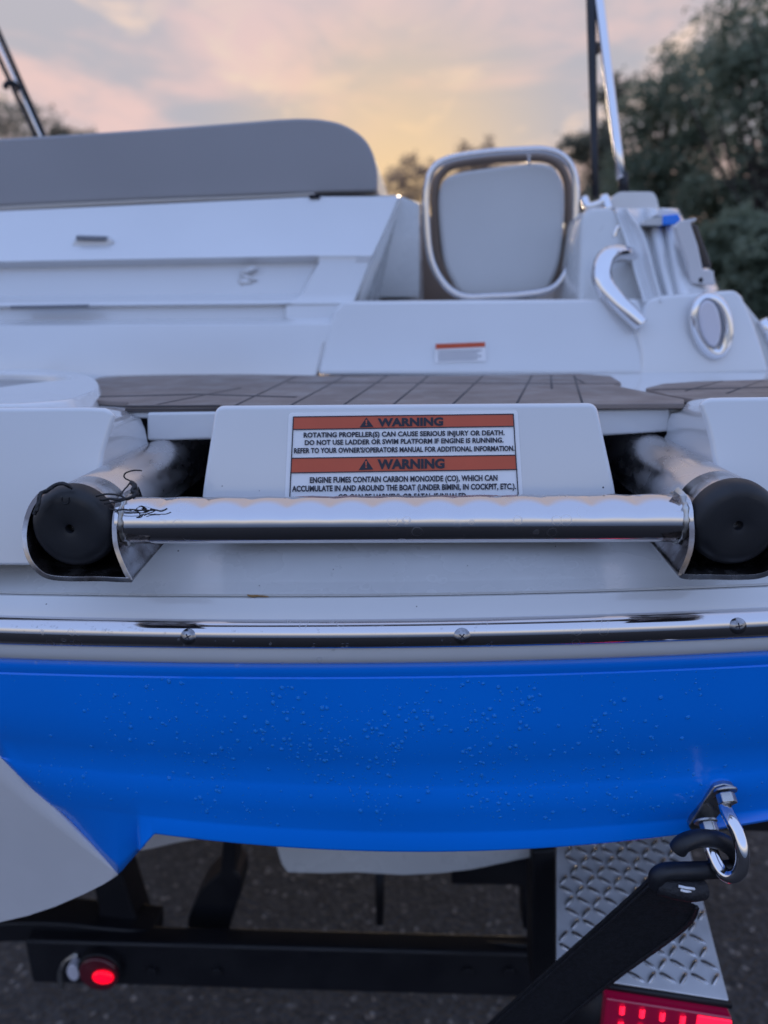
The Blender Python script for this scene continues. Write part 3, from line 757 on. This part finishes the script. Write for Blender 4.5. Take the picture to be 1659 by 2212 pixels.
MB().slab([PY(x, y, 1.135) for x, y in crom2(gp, 4, True)], (0, .03, 0)).build('gate_panel', PANEL, gate, bevel=.008)
MB().tube([PY(1142, 330, 1.13), PY(1143, 356, 1.14)], .0025, 8).build('brace', CHROME2, gate)
mb = MB().slab([PY(x, y, 1.45) for x, y in [(905, 455), (945, 470), (1000, 560), (1200, 560), (1232, 480), (1262, 460), (1262, 660), (905, 660)]], (0, .1, 0)); mb.build('cockpit_seat', BROWN, boat, bevel=.01)

# --- starboard coaming
coam = bpy.data.objects.new('stern_coaming', None); COL.objects.link(coam); coam.parent = boat; coam.location = PY(1500, 812, .95) - boat.location
lowf = [(1383, 815), (1383, 763), (1372, 719), (1390, 668), (1402, 648), (1428, 639), (1500, 634), (1560, 629), (1590, 627), (1604, 640), (1626, 690), (1645, 745), (1660, 796), (1660, 806)]
MB().slab([PY(x, y, .915 + (815 - y) * .0001) for x, y in lowf], (0, .6, .02)).build('quarter_panel', GEL, coam, bevel=.013, seg=5)
rg = [(1262, 660), (1262, 470), (1268, 452), (1300, 446), (1322, 452), (1340, 490), (1362, 560), (1388, 640), (1402, 720), (1402, 830), (1340, 830), (1290, 690)]
inn = [(1250, 655), (1256, 470), (1270, 448), (1322, 446), (1345, 470), (1375, 560), (1400, 650), (1420, 720), (1420, 815), (1335, 815), (1335, 700), (1300, 660)]
MB().slab([PY(x, y, 1.06 - (y - 440) * .0003) for x, y in inn], (0, .5, 0)).build('inner_wall', GEL2, coam, bevel=.012, seg=4)
# one smooth fluted column sweeping down to the quarter
KY = [448, 470, 500, 545, 580, 610, 636, 652]
KX = {'a': [1324, 1330, 1342, 1356, 1365, 1374, 1383, 1386], 'b': [1336, 1344, 1362, 1377, 1386, 1396, 1404, 1408], 'c': [1350, 1366, 1388, 1402, 1410, 1418, 1426, 1430],
      'd': [1388, 1394, 1400, 1410, 1418, 1426, 1434, 1438], 'e': [1424, 1429, 1434, 1442, 1448, 1454, 1460, 1463], 'f': [1450, 1455, 1462, 1472, 1482, 1490, 1498, 1502], 'g': [1464, 1478, 1500, 1520, 1534, 1548, 1560, 1570]}
def kx(k, y): return float(np.interp(y, KY, KX[k]))
rings = []
for q in range(33):
    y = 448 + (652 - 448) * q / 32
    A_, B_, C_, D_, E_, F_, G_ = [np.mean([kx(k, y + o_) for o_ in (-14, -7, 0, 7, 14)]) for k in 'abcdefg']
    base = 1.055 - .000575 * (y - 448)
    cs = [(A_ + 2, .25), (A_ - 1, .03), (A_, .010), (A_ + 3, .0), (A_ * .6 + B_ * .4, .002), (B_, .006), (B_ * .5 + C_ * .5, .004), (C_ - 4, -.004), (C_, -.006), (C_ + 3, -.002), (D_, .014),
          (D_ + 3, .008), (D_ * .7 + E_ * .3, .003), (D_ * .4 + E_ * .6, .001), (E_ - 3, .003), (E_, .010), (E_ + 3, .004), (E_ * .65 + F_ * .35, .000), (E_ * .35 + F_ * .65, .000), (F_, .004), (F_ * .5 + G_ * .5, .008), (G_, .018), (G_ + 1, .2)]
    rings.append([PY(x, y, base + (d * 2.2 if abs(d) < .02 else d)) for x, d in cs])
MB().loft(rings, closed=False).build('column', GEL, coam, solid=.003, subsurf=1)
MB().slab([PY(x, y, 1.10) for x, y in roundpoly([(1318, 462), (1320, 426), (1338, 414), (1410, 414), (1418, 424), (1428, 466)], 7)], (0, .2, 0)).build('column_top', GEL, coam, bevel=.008)
MB().slab([PY(x, y, 1.02) for x, y in roundpoly([(1388, 486), (1394, 474), (1434, 466), (1434, 486)], 3)], (0, .08, 0)).build('ledge', PANEL, coam, bevel=.003)
MB().slab([PY(x, y, 1.018) for x, y in roundpoly([(1432, 466), (1464, 462), (1472, 474), (1462, 484), (1432, 486)], 3)], (0, .08, 0)).build('blue_trim', BLUE, coam, bevel=.003)
MB().slab([PY(x, y, 1.03) for x, y in roundpoly([(1415, 466), (1425, 455), (1464, 456), (1472, 466)], 4)], (0, .1, 0)).build('ledge', GEL, coam, bevel=.004)
br_ = [(1458, 490), (1470, 477), (1505, 470), (1505, 477), (1492, 482), (1508, 530), (1519, 582), (1542, 584), (1546, 616), (1494, 613), (1485, 570)]
MB().slab([PY(x, y, .965) for x, y in br_], (0, .012, 0)).build('bracket_plate', SATIN, coam, bevel=.003)
MB().slab([PY(x, y, .985) for x, y in [(1488, 484), (1506, 484), (1540, 578), (1516, 580)]], (0, .03, 0)).build('dark_insert', GLASSD, coam, bevel=.003)
drop_m = MB(); drop(drop_m, PY(1514, 605, .9645), Vector((0, -1, 0)), .0028); drop_m.build('rivet', VOID, coam)
mb = MB(); hp = crom([PY(1368, 558, 1.02), PY(1350, 549, .99), PY(1324, 549, .97), PY(1306, 562, .958), PY(1299, 592, .95), PY(1306, 618, .944), PY(1328, 646, .934), PY(1356, 674, .924), PY(1386, 703, .918)], 6)
mb.tube(hp, [.0095 + .0030 * math.sin(math.pi * i / (len(hp)-1)) for i in range(len(hp))], 16)
mb.build('grab_handle', CHROME2, boat)
# oval chrome light on the quarter
light = bpy.data.objects.new('docking_light', None); COL.objects.link(light); light.parent = boat; light.location = PY(1537, 705, .91) - boat.location
def oval(cx, cy, a, b, tilt, n=40):
    out = []
    for k in range(n):
        t = 2*math.pi*k/n; x = a*math.cos(t)*(1 - .12*math.sin(t)); y = b*math.sin(t)
        out.append((cx + x*math.cos(tilt) - y*math.sin(tilt), cy + x*math.sin(tilt) + y*math.cos(tilt)))
    return out
MB().tube([PY(x, y, .917) for x, y in oval(1537, 705, 32, 60, -.19)], .0080, 14, closed=True).build('bezel', CHROME2, light)
MB().slab([PY(x, y, .912) for x, y in oval(1537, 705, 28, 55, -.19)], (0, .012, 0)).build('backing', CHROME2, light)
MB().slab([PY(x, y, .904) for x, y in oval(1536, 699, 23, 51, -.16)], (0, .01, 0)).build('lens', CLEAR, light, bevel=.003)
MB().tube([PY(x, y, .9085) for x, y in oval(1536, 699, 25, 54, -.16)], .0012, 8, closed=True).build('gasket', SLOT, light)
# small rail fittings at the top of the inner wall
mb = MB(); mb.tube(crom([PY(1262, 428, 1.12), PY(1272, 446, 1.11), PY(1300, 438, 1.1), PY(1306, 425, 1.1), PY(1316, 455, 1.09)], 5), .006, 10)
mb.build('rail_fitting', CHROME2, boat)
mb = MB(); mb.tube(crom([PY(1336, 488, .99), PY(1330, 500, .99), PY(1327, 512, .99)], 4), .003, 8); mb.build('hook', CHROME2, boat)
MB().tube([PY(1644, 692, 1.0), PY(1655, 712, 1.0), PY(1680, 760, 1.0)], .008, 10).build('side_rail', CHROME2, boat)
MB().slab([PY(x, y, 1.0) for x, y in [(1600, 640), (1640, 690), (1700, 760), (1800, 830), (1660, 830)]], (0, .6, 0)).build('side_deck', GEL2, boat, bevel=.005)

# --- canopy poles
for a, b, r, mt in (((1273, -160), (1286, 425), (.0085, .0050), BLACK), ((1274, -160), (1342, 385), (.0085, .0062), CHROME2), ((-60, -60), (170, 460), (.0045, .0048), BLACK), ((-75, -30), (155, 460), (.0040, .0045), BLACK), ((-66, -46), (163, 460), (.0030, .0033), CHROME2)):
    A = PY(a[0], a[1], 1.35 if a[0] > 900 else 1.5); B = PY(b[0], b[1], 1.16 if a[0] > 900 else 1.5)
    MB().tube([A + (B - A) * t / 6 for t in range(7)], [r[0] + (r[1]-r[0]) * t / 6 for t in range(7)], 14).build('canopy_pole', mt, boat)
MB().tube([PY(1278, 103, 1.31), PY(1292, 105, 1.30)], .009, 10).build('pole_joint', BLACK, boat)
MB().tube([PY(1345, 375, 1.165), PY(1348, 416, 1.16)], .0075, 12).build('pole_foot', BLACK, boat)
MB().tube(crom([PY(12, 192, 1.47), PY(14, 182, 1.47), PY(26, 178, 1.47), PY(42, 190, 1.48)], 5), [.005]*15 + [.010], 10).build('pole_clip', BLACK, boat)

# --- tie-down eye on the hull
E = lambda cx, cy, Y: PY(1336.4 + .19444 * cx, 1603.7 + .19444 * cy, Y)
eye = bpy.data.objects.new('tie_down_eye', None); COL.objects.link(eye); eye.parent = boat; eye.location = E(1080, 750, .475) - boat.location
pl = [(1030, 545), (1070, 490), (1170, 462), (1290, 490), (1300, 560), (1200, 720), (1090, 850), (1090, 950), (950, 985), (800, 980), (780, 930), (880, 770), (960, 640)]
MB().slab([E(x, y, .4790 - (980 - y) * .00001) for x, y in pl], (0, .012, 0)).build('base_plate', ZINC, eye, bevel=.0015)
def nut(c, d, r, h, n=6):
    d = d.normalized(); u = Vector((1, 0, 0)); u = (u - d * u.dot(d)).normalized(); v = d.cross(u)
    m = MB(); m.loft([[c + d*q + (u*math.cos(a) + v*math.sin(a))*r for a in [2*math.pi*k/n + .3 for k in range(n)]] for q in (0, h)]); return m
D = Vector((.05, -.75, -.55))
nut(E(1180, 520, .474), D, .0088, .0022, 24).build('washer', ZINC, eye, bevel=.0006)
nut(E(1180, 565, .470), D, .0072, .008).build('nut', ZINC, eye, bevel=.0012)
nut(E(960, 860, .474), D, .0088, .0022, 24).build('washer', ZINC, eye, bevel=.0006)
nut(E(985, 880, .472), D, .0068, .008).build('nut', ZINC, eye, bevel=.0012)
loop = crom([E(1170, 640, .472), E(1190, 740, .462), E(1260, 880, .452), E(1330, 1030, .445), E(1370, 1180, .440), E(1375, 1330, .438), E(1330, 1450, .438), E(1240, 1490, .441), E(1150, 1440, .446), E(1080, 1330, .452), E(1030, 1200, .458), E(1000, 1060, .465), E(985, 930, .472)], 6)
MB().tube(loop, [.0050]*len(loop), 16).build('eye_loop', CHROME2, eye)

# ------------------------------------------------------------------ tie-down strap with its hook
strap = empty('tie_down_strap', E(700, 1500, .46), 'black tie-down strap hooked on the chrome eye of the blue hull', 'strap')
hk = crom([E(650, 1200, .438), E(720, 1120, .438), E(860, 1070, .442), E(1020, 1070, .450), E(1160, 1110, .456), E(1270, 1190, .460), E(1330, 1300, .462), E(1280, 1390, .462), E(1150, 1410, .458), E(950, 1420, .454), E(720, 1425, .450), E(520, 1435, .448), E(430, 1490, .448), E(420, 1580, .450)], 6)
MB().tube(hk, [.0062] + [.0066]*(len(hk)-1), 14).build('hook', RUB, strap, subsurf=1)
lp = crom([E(430, 1560, .450), E(600, 1610, .447), E(780, 1640, .446), E(930, 1620, .450)], 6)
MB().tube(lp, [.0085]*len(lp), 12).build('webbing_loop', STRAP, strap, subsurf=1)
wv0 = [PY(1405, 1898, .452), PY(1470, 1935, .450), PY(1500, 1992, .452)]
L_ = [(1403, 1900), (1300, 1993), (1202, 2080), (1080, 2190), (960, 2300)]
R_ = [(1512, 1962), (1480, 2012), (1325, 2125), (1210, 2222), (1100, 2330)]
Ys = [.450, .468, .492, .520, .55]
a_ = [PY(x, y, Y) for (x, y), Y in zip(L_, Ys)]; b_ = [PY(x, y, Y - .004) for (x, y), Y in zip(R_, Ys)]
mb = MB(); mb.loft([[p, q, q + Vector((0, .003, -.001)), p + Vector((0, .003, -.001))] for p, q in zip(crom(a_, 5), crom(b_, 5))])
mb.build('webbing', STRAP, strap, bevel=.0006)
for f0 in (.07, .93):      # woven selvedges of the strap
    P = [p.lerp(q, f0) + Vector((0, -.0006, .0004)) for p, q in zip(crom(a_, 5), crom(b_, 5))]
    MB().tube(P, .0012, 6).build('selvedge', STRAP, strap)
mb = MB()
for x0, y0, x1, y1 in ((1466, 1914, 1500, 1920), (1470, 1922, 1492, 1926)):
    mb.tube([PY(x0, y0, .440), PY((x0+x1)/2, (y0+y1)/2 + 1, .4395), PY(x1, y1, .440)], .0011, 6)
mb.build('stitching', WHITE, strap)

# ------------------------------------------------------------------ black thread and straw
thr = MB()
def th(pts, r=.0006):
    P = crom([PY(*p) for p in pts], 6)
    P = [p + Vector((noise.noise(p * 300), noise.noise(p * 300 + Vector((9, 0, 0))), noise.noise(p * 300 + Vector((0, 9, 0))))) * .0004 for p in P]
    thr.tube(P, r * .8, 6)
th([(74, 1112, .407), (82, 1090, .409), (87, 1068, .411), (100, 1062, .412), (116, 1050, .413), (133, 1044, .414), (152, 1052, .416)], .0016)
th([(80, 1106, .406), (86, 1080, .408), (92, 1064, .411), (110, 1056, .412), (124, 1046, .413), (142, 1047, .414), (156, 1055, .416)], .0011)
th([(208, 1072, .415), (232, 1067, .414), (258, 1070, .414), (274, 1079, .413), (290, 1070, .415), (296, 1058, .420), (290, 1044, .424)], .0008)
th([(216, 1080, .415), (240, 1078, .414), (262, 1079, .413), (282, 1074, .413), (293, 1064, .418), (284, 1040, .425)], .0011)
th([(224, 1088, .414), (250, 1085, .413), (272, 1078, .412), (262, 1070, .414), (270, 1056, .420), (282, 1042, .424)], .0007)
th([(284, 1042, .424), (292, 1050, .421), (287, 1060, .419), (295, 1066, .417), (286, 1074, .414)], .0019)
th([(284, 1040, .424), (271, 1034, .424), (268, 1026, .424), (278, 1019, .424), (292, 1016, .424), (306, 1017, .424)], .0006)
th([(236, 1100, .413), (256, 1102, .411), (270, 1101, .411), (284, 1102, .413)], .0007)
th([(280, 1100, .413), (300, 1102, .417), (325, 1103, .418), (338, 1102, .418), (350, 1104, .4182), (362, 1098, .419)], .0006)
th([(290, 1102, .415), (299, 1106, .417), (302, 1116, .418), (295, 1119, .418)], .0005)
th([(336, 1103, .418), (326, 1108, .4182), (312, 1113, .418)], .0004)
th([(325, 1101, .418), (334, 1102, .4175)], .0009)
o = thr.build('frayed_thread', STRAP); tagit(o, 'frayed black thread tangled round the left end of the steel ladder step', 'thread')
o = MB().tube(crom([PC(534, 1285, .458), PC(545, 1288, .458), PC(556, 1287, .458), PC(580, 1289, .458)], 4), [.0004, .0006, .0007, .0008, .0009, .0009, .0008, .0007, .0006, .0005, .0005, .0004, .0003], 6).build('dry_straw', STRAW)
tagit(o, 'tiny brown bit of dry straw lying on the white ledge above the rub rail', 'straw')

# ------------------------------------------------------------------ trailer
tr = empty('boat_trailer', (0, 1.5, 0), 'black boat trailer with diamond plate fender and lit red tail lights', 'trailer')
Yb = .78
z1, z0 = PY(700, 2050, Yb).z, PY(700, 2143, Yb).z
xl, xr = PY(60, 2080, Yb).x, PY(1205, 2080, Yb).x
dpt = PZ(700, 2007, z1).y
MB().box((xl, Yb, z0), (xr, dpt, z1)).build('crossmember', BLACK, tr, bevel=.005)
arm = crom2([(-300, 2010), (-60, 2000), (40, 1994), (130, 1996), (230, 2006), (330, 2014)], 4)
MB().slab([PY(x, y, .80) for x, y in arm] + [PY(x, y + 42, .80) for x, y in reversed(arm)], (0, .05, 0)).build('side_arm', BLACK, tr, bevel=.004)
for q, Y in (([(483, 1800), (510, 1800), (506, 1880), (520, 1895), (522, 1925), (500, 1990), (492, 2020), (404, 2020), (405, 1985), (432, 1925), (450, 1905), (475, 1885)], .86),
             ([(196, 1900), (260, 1880), (275, 1930), (302, 2012), (215, 2012), (212, 1960)], .82),
             ([(975, 1860), (1200, 1830), (1205, 2010), (1130, 2010), (1128, 1915), (975, 1912)], .88),
             ([(1150, 1840), (1201, 1835), (1203, 2140), (1150, 2140)], .70)):
    MB().slab([PY(x, y, Y) for x, y in q], (0, .05, 0)).build('support', BLACK, tr, bevel=.004)
MB().slab([PY(x, y, 1.0) for x, y in [(810, 1880), (830, 1880), (828, 2000), (812, 2000)]], (0, .04, 0)).build('support', BLACK, tr)
for sx in (-.75, .85):
    MB().box((sx - .04, .80, .34), (sx + .04, 4.5, .44)).build('frame_rail', BLACK, tr, bevel=.004)
for px in (250, 330, 470, 1010, 1100):
    c_ = PY(px, 2095, Yb); m_ = MB(); m_.loft([[c_ + Vector((math.cos(a) * r_, -h_, math.sin(a) * r_)) for a in [2*math.pi*k/6 for k in range(6)]] for r_, h_ in ((.008, -.002), (.008, .006))]); m_.build('bolt', BLACK, tr, bevel=.001)
wire = crom([PY(168, 2070, .79), PY(190, 2046, .79), PY(260, 2030, .80), PY(420, 2042, .79), PY(600, 2034, .80), PY(800, 2044, .79), PY(1000, 2036, .80), PY(1190, 2046, .79)], 5)
MB().tube(wire, .0025, 8).build('light_cable', RUB, tr)
# fender with raised diamond tread
zf = .63
fq = [PZ(1202, 1790, zf), PZ(1478, 1790, zf), PZ(1574, 2160, zf), PZ(1340, 2124, zf), PZ(1202, 2103, zf)]
TREAD = mat('aluminium_tread', (.86, .85, .86), .45, metal=.0, rough_var=.2, noise_scale=25, noise_amt=.12)
TREADBAR = mat('darker_tread_bars', (.55, .54, .55), .25, metal=.8, noise_amt=.3, noise_scale=60)  # bars darker and more metallic than the plate
mb = MB().slab(fq, (0, 0, -.004))
fender = mb.build('fender', TREAD, tr, bevel=.0008)
mb = MB()
o0 = PZ(1400, 2000, zf); xa = Vector((1, .0, 0)); 
def inside(p):
    x, y = p.x, p.y; c = False; n = len(fq); j = n - 1
    for i in range(n):
        if (fq[i].y > y) != (fq[j].y > y) and x < (fq[j].x - fq[i].x) * (y - fq[i].y) / (fq[j].y - fq[i].y) + fq[i].x: c = not c
        j = i
    return c
pitch = .0150
for i in range(-26, 27):
    for j in range(-26, 27):
        c = o0 + Vector((i * pitch, j * pitch, 0)); ang = rad(45 if (i + j) % 2 else -45) + .08
        d = Vector((math.cos(ang), math.sin(ang), 0)); e = Vector((-d.y, d.x, 0)); hl = .0088; hw = .0024
        if not all(inside(c + d * s * hl * 1.1) for s in (-1, 1)): continue
        base = [c + d*hl*math.cos(a) + e*hw*math.sin(a) for a in [2*math.pi*k/10 for k in range(10)]]
        mid = [c + d*hl*.75*math.cos(a) + e*hw*.6*math.sin(a) + Vector((0, 0, .0020)) for a in [2*math.pi*k/10 for k in range(10)]]
        mb.loft([base, mid], cap0=False)
t_ = mb.build('tread', TREADBAR, fender, bevel=0)
rear0, rear1 = fq[4], fq[2]
dz = Vector((0, 0, -.012))
mb = MB().slab([rear0 + Vector((0, -.004, -.001)), rear1 + Vector((.002, -.004, -.001)), rear1 + Vector((.002, -.004, -.006)), rear0 + Vector((0, -.004, -.006))], (0, .004, 0))
mb.build('fender_lip', BLACK, fender)
mb = MB().slab([rear0 + Vector((0, .002, -.0105)), rear1 + Vector((0, .002, -.0105)), rear1 + Vector((0, .002, -.13)), rear0 + Vector((0, .002, -.13))], (0, .02, 0))
mb.build('fender_skirt', BLACK, fender)
tl = bpy.data.objects.new('tail_light', None); COL.objects.link(tl); tl.parent = tr; tl.location = PZ(1480, 2180, zf - .03) - tr.location
dirx = (rear1 - rear0); LL = dirx.length; dirx.normalize()
def RP(t, dz_, dy=0): return rear0 + dirx * LL * t + Vector((0, -.001 + dy, dz_))
MB().slab([RP(.28, -.0065), RP(.995, -.0065), RP(.995, -.10), RP(.28, -.10)], (0, -.012, 0)).build('lens', LENSD, tl, bevel=.002)
MB().slab([RP(.80, -.0085, -.0135), RP(.99, -.0085, -.0135), RP(.99, -.075, -.0135), RP(.80, -.075, -.0135)], (0, .002, 0)).build('reflector', LED, tl, bevel=.002)
for k in range(4):
    for j in range(2):
        mb = MB(); c = RP(.375 + .115 * k, -.0165 - .019 * j, -.0132)
        for q in range(4):
            mb.tube([c + dirx * -.0022 + Vector((0, 0, q * .0026 - .004)), c + Vector((0, -.001, q * .0026 - .0036)), c + dirx * .0022 + Vector((0, 0, q * .0026 - .003))], .0008, 6)
        mb.build('led', LED, tl)
# left round tail light
tl2 = bpy.data.objects.new('tail_light', None); COL.objects.link(tl2); tl2.parent = tr; tl2.location = PY(215, 2100, .76) - tr.location
tl2['label'] = 'round tail light with lower half lit red'
c = PY(214, 2100, .765)
def disc(c, r, Y0, Y1, mt, name, par, sq=1, bev=.002, n=32, half=None):
    ang = [2*math.pi*k/n for k in range(n)] if half is None else [half[0] + (half[1]-half[0])*k/(n-1) for k in range(n)]
    MB().slab([Vector((c.x + math.cos(a)*r, Y0, c.z + math.sin(a)*r*sq)) for a in ang], (0, Y1 - Y0, 0)).build(name, mt, par, bevel=bev)
disc(c, .031, .765, .80, BLACK, 'housing', tl2)
disc(c + Vector((.001, 0, 0)), .028, .760, .766, LENSU, 'lens', tl2)
cl_ = PY(222, 2112, .758)
disc(cl_, .0150, .756, .762, LENSR, 'lit_lens', tl2, sq=.72, bev=.004)
c2 = PY(160, 2096, .77)
disc(c2, .009, .765, .78, CLEAR, 'side_lens', tl2, sq=1.6)
MB().tube(crom([PY(134, 2132, .78), PY(130, 2105, .78), PY(140, 2080, .78), PY(168, 2060, .78)], 5), .004, 8).build('guard', ZINC, tl2)

# ------------------------------------------------------------------ trees
def tree(base, crowns, leaf, lm, nl, label, trunk_r=.16, limbs=True, group='trees behind the boat', name='tree', size=.13):
    t = empty(name, (base.x, base.y, base.z), label, 'tree', group)
    m = MB(); top = max(c[0].z for c in crowns)
    cen = sum((c[0] for c in crowns), Vector()) / len(crowns)
    b0 = Vector((base.x, base.y, base.z - .05)); b1 = Vector((base.x * .6 + cen.x * .4, base.y, base.z + (cen.z - base.z) * .55)); b2 = Vector((cen.x, cen.y, top * .93))
    P = crom([b0, b0 * .7 + b1 * .3 + Vector((.1, 0, 0)), b1, b1 * .5 + b2 * .5 + Vector((-.15, 0, 0)), b2], 4)
    m.tube(P, [trunk_r * (1 - .85 * i / (len(P)-1)) for i in range(len(P))], 8)
    for c, r in crowns:
        s = P[int(len(P) * .35) + rnd.randrange(max(1, len(P)//3))]
        for _ in range(3):
            e = c + Vector((rnd.gauss(0, .45), rnd.gauss(0, .4), rnd.gauss(0, .45))) * r
            md = s.lerp(e, .5) + Vector((rnd.uniform(-.3, .3), 0, rnd.uniform(-.1, .4)))
            q = crom([s, md, e], 4); m.tube(q, [trunk_r * .35 * (1 - .85 * i/(len(q)-1)) for i in range(len(q))], 5)
    m.build('trunk', BARK, t)
    vol = sum(c[1]**2 for c in crowns); vs = []; fs = []
    for c, r in crowns:
        k = int(nl * r**2 / vol)
        clumps = [c + Vector((rnd.gauss(0, 1), rnd.gauss(0, 1), rnd.gauss(0, 1))).normalized() * r * (rnd.random() ** .45) for _ in range(max(6, int(k / 55)))]
        for _ in range(k):
            cc = rnd.choice(clumps); p = cc + Vector((rnd.gauss(0, 1), rnd.gauss(0, 1), rnd.gauss(0, .75))) * r * .19
            s = size * rnd.uniform(.6, 1.5)
            a = Vector((rnd.gauss(0, 1), rnd.gauss(0, 1), rnd.gauss(0, .7))).normalized(); b = a.orthogonal().normalized()
            b = Matrix.Rotation(rnd.uniform(0, 6.28), 3, a) @ b
            i = len(vs); vs += [p - a*s, p + b*s*.45, p + a*s, p - b*s*.45]; fs.append((i, i+1, i+2, i+3))
    mk('crown', vs, fs, lm, t, smooth=False, recalc=False)
    return t
def TY(px, py, Y):
    d = TILT.to_3x3() @ ray(px, py); return CAMP + d * (Y / d.y)
def cr(px, py, Y, rpx):
    p = TY(px, py, Y); return (p, rpx / F * Y)
def gb(px, Y): return Vector((TY(px, 670, Y).x, Y, LANDZ))
tree(gb(1640, 17), [cr(1640, 60, 17, 110), cr(1570, 120, 17, 75), cr(1720, 150, 17, 120), cr(1600, 220, 17, 85), cr(1690, 300, 17, 110), cr(1760, 20, 17, 110), cr(1800, 250, 17, 120)], 0, LEAF, 13950, 'tall dark leafy tree rising past the top right corner of the view', .2, size=.066)
tree(gb(1440, 20), [cr(1460, 250, 20, 90), cr(1400, 330, 20, 80), cr(1500, 330, 20, 80), cr(1390, 225, 20, 55), cr(1480, 165, 20, 65), cr(1340, 400, 20, 60), cr(1530, 240, 20, 60), cr(1420, 430, 20, 85), cr(1480, 500, 20, 90)], 0, LEAF, 16275, 'broad dark tree right behind the silver canopy pole', .2, size=.066)
tree(gb(1330, 24), [cr(1285, 300, 24, 55), cr(1330, 210, 24, 42), cr(1240, 330, 24, 40), cr(1310, 380, 24, 55), cr(1270, 450, 24, 70), cr(1350, 520, 24, 80)], 0, LEAF3, 13950, 'thin leafy tree seen between the two canopy poles on the right', .16, size=.066)
tree(gb(1590, 18), [cr(1590, 420, 18, 90), cr(1660, 450, 18, 100), cr(1520, 440, 18, 60), cr(1760, 450, 18, 110)], 0, LEAF, 10850, 'lower dark tree filling the right edge beneath the tall crown', .18, size=.066)
tree(gb(1660, 13), [cr(1640, 590, 13, 110), cr(1560, 560, 13, 75), cr(1740, 560, 13, 120), cr(1590, 660, 13, 90), cr(1700, 690, 13, 110), cr(1480, 560, 13, 50)], 0, LEAF, 17050, 'dense dark bush behind the chrome bracket at the right edge', .12, name='bush', size=.09)
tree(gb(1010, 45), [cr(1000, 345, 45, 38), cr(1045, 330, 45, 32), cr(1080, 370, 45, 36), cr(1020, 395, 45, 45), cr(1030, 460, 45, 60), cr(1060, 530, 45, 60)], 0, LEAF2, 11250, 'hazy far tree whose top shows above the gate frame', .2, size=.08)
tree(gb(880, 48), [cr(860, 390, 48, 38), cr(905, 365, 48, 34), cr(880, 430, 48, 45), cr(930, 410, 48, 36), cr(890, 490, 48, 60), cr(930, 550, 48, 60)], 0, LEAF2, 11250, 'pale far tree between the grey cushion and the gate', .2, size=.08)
tree(gb(40, 34), [cr(15, 270, 34, 50), cr(80, 265, 34, 42), cr(135, 285, 34, 36), cr(-60, 260, 34, 60), cr(180, 305, 34, 30), cr(60, 360, 34, 80), cr(140, 420, 34, 80), cr(-40, 440, 34, 90)], 0, LEAF3, 17050, 'leafy tree top behind the thin canopy poles at the left', .2, size=.066)

# stand the boat, its trailer and what hangs on them on the added slope
for o in list(COL.objects):
    if o.parent is None and o.type in ('MESH', 'EMPTY') and o.get('category') not in ('tree', 'bush') and o.get('kind') != 'structure':
        o.matrix_world = TILT @ Matrix.Translation(o.location)
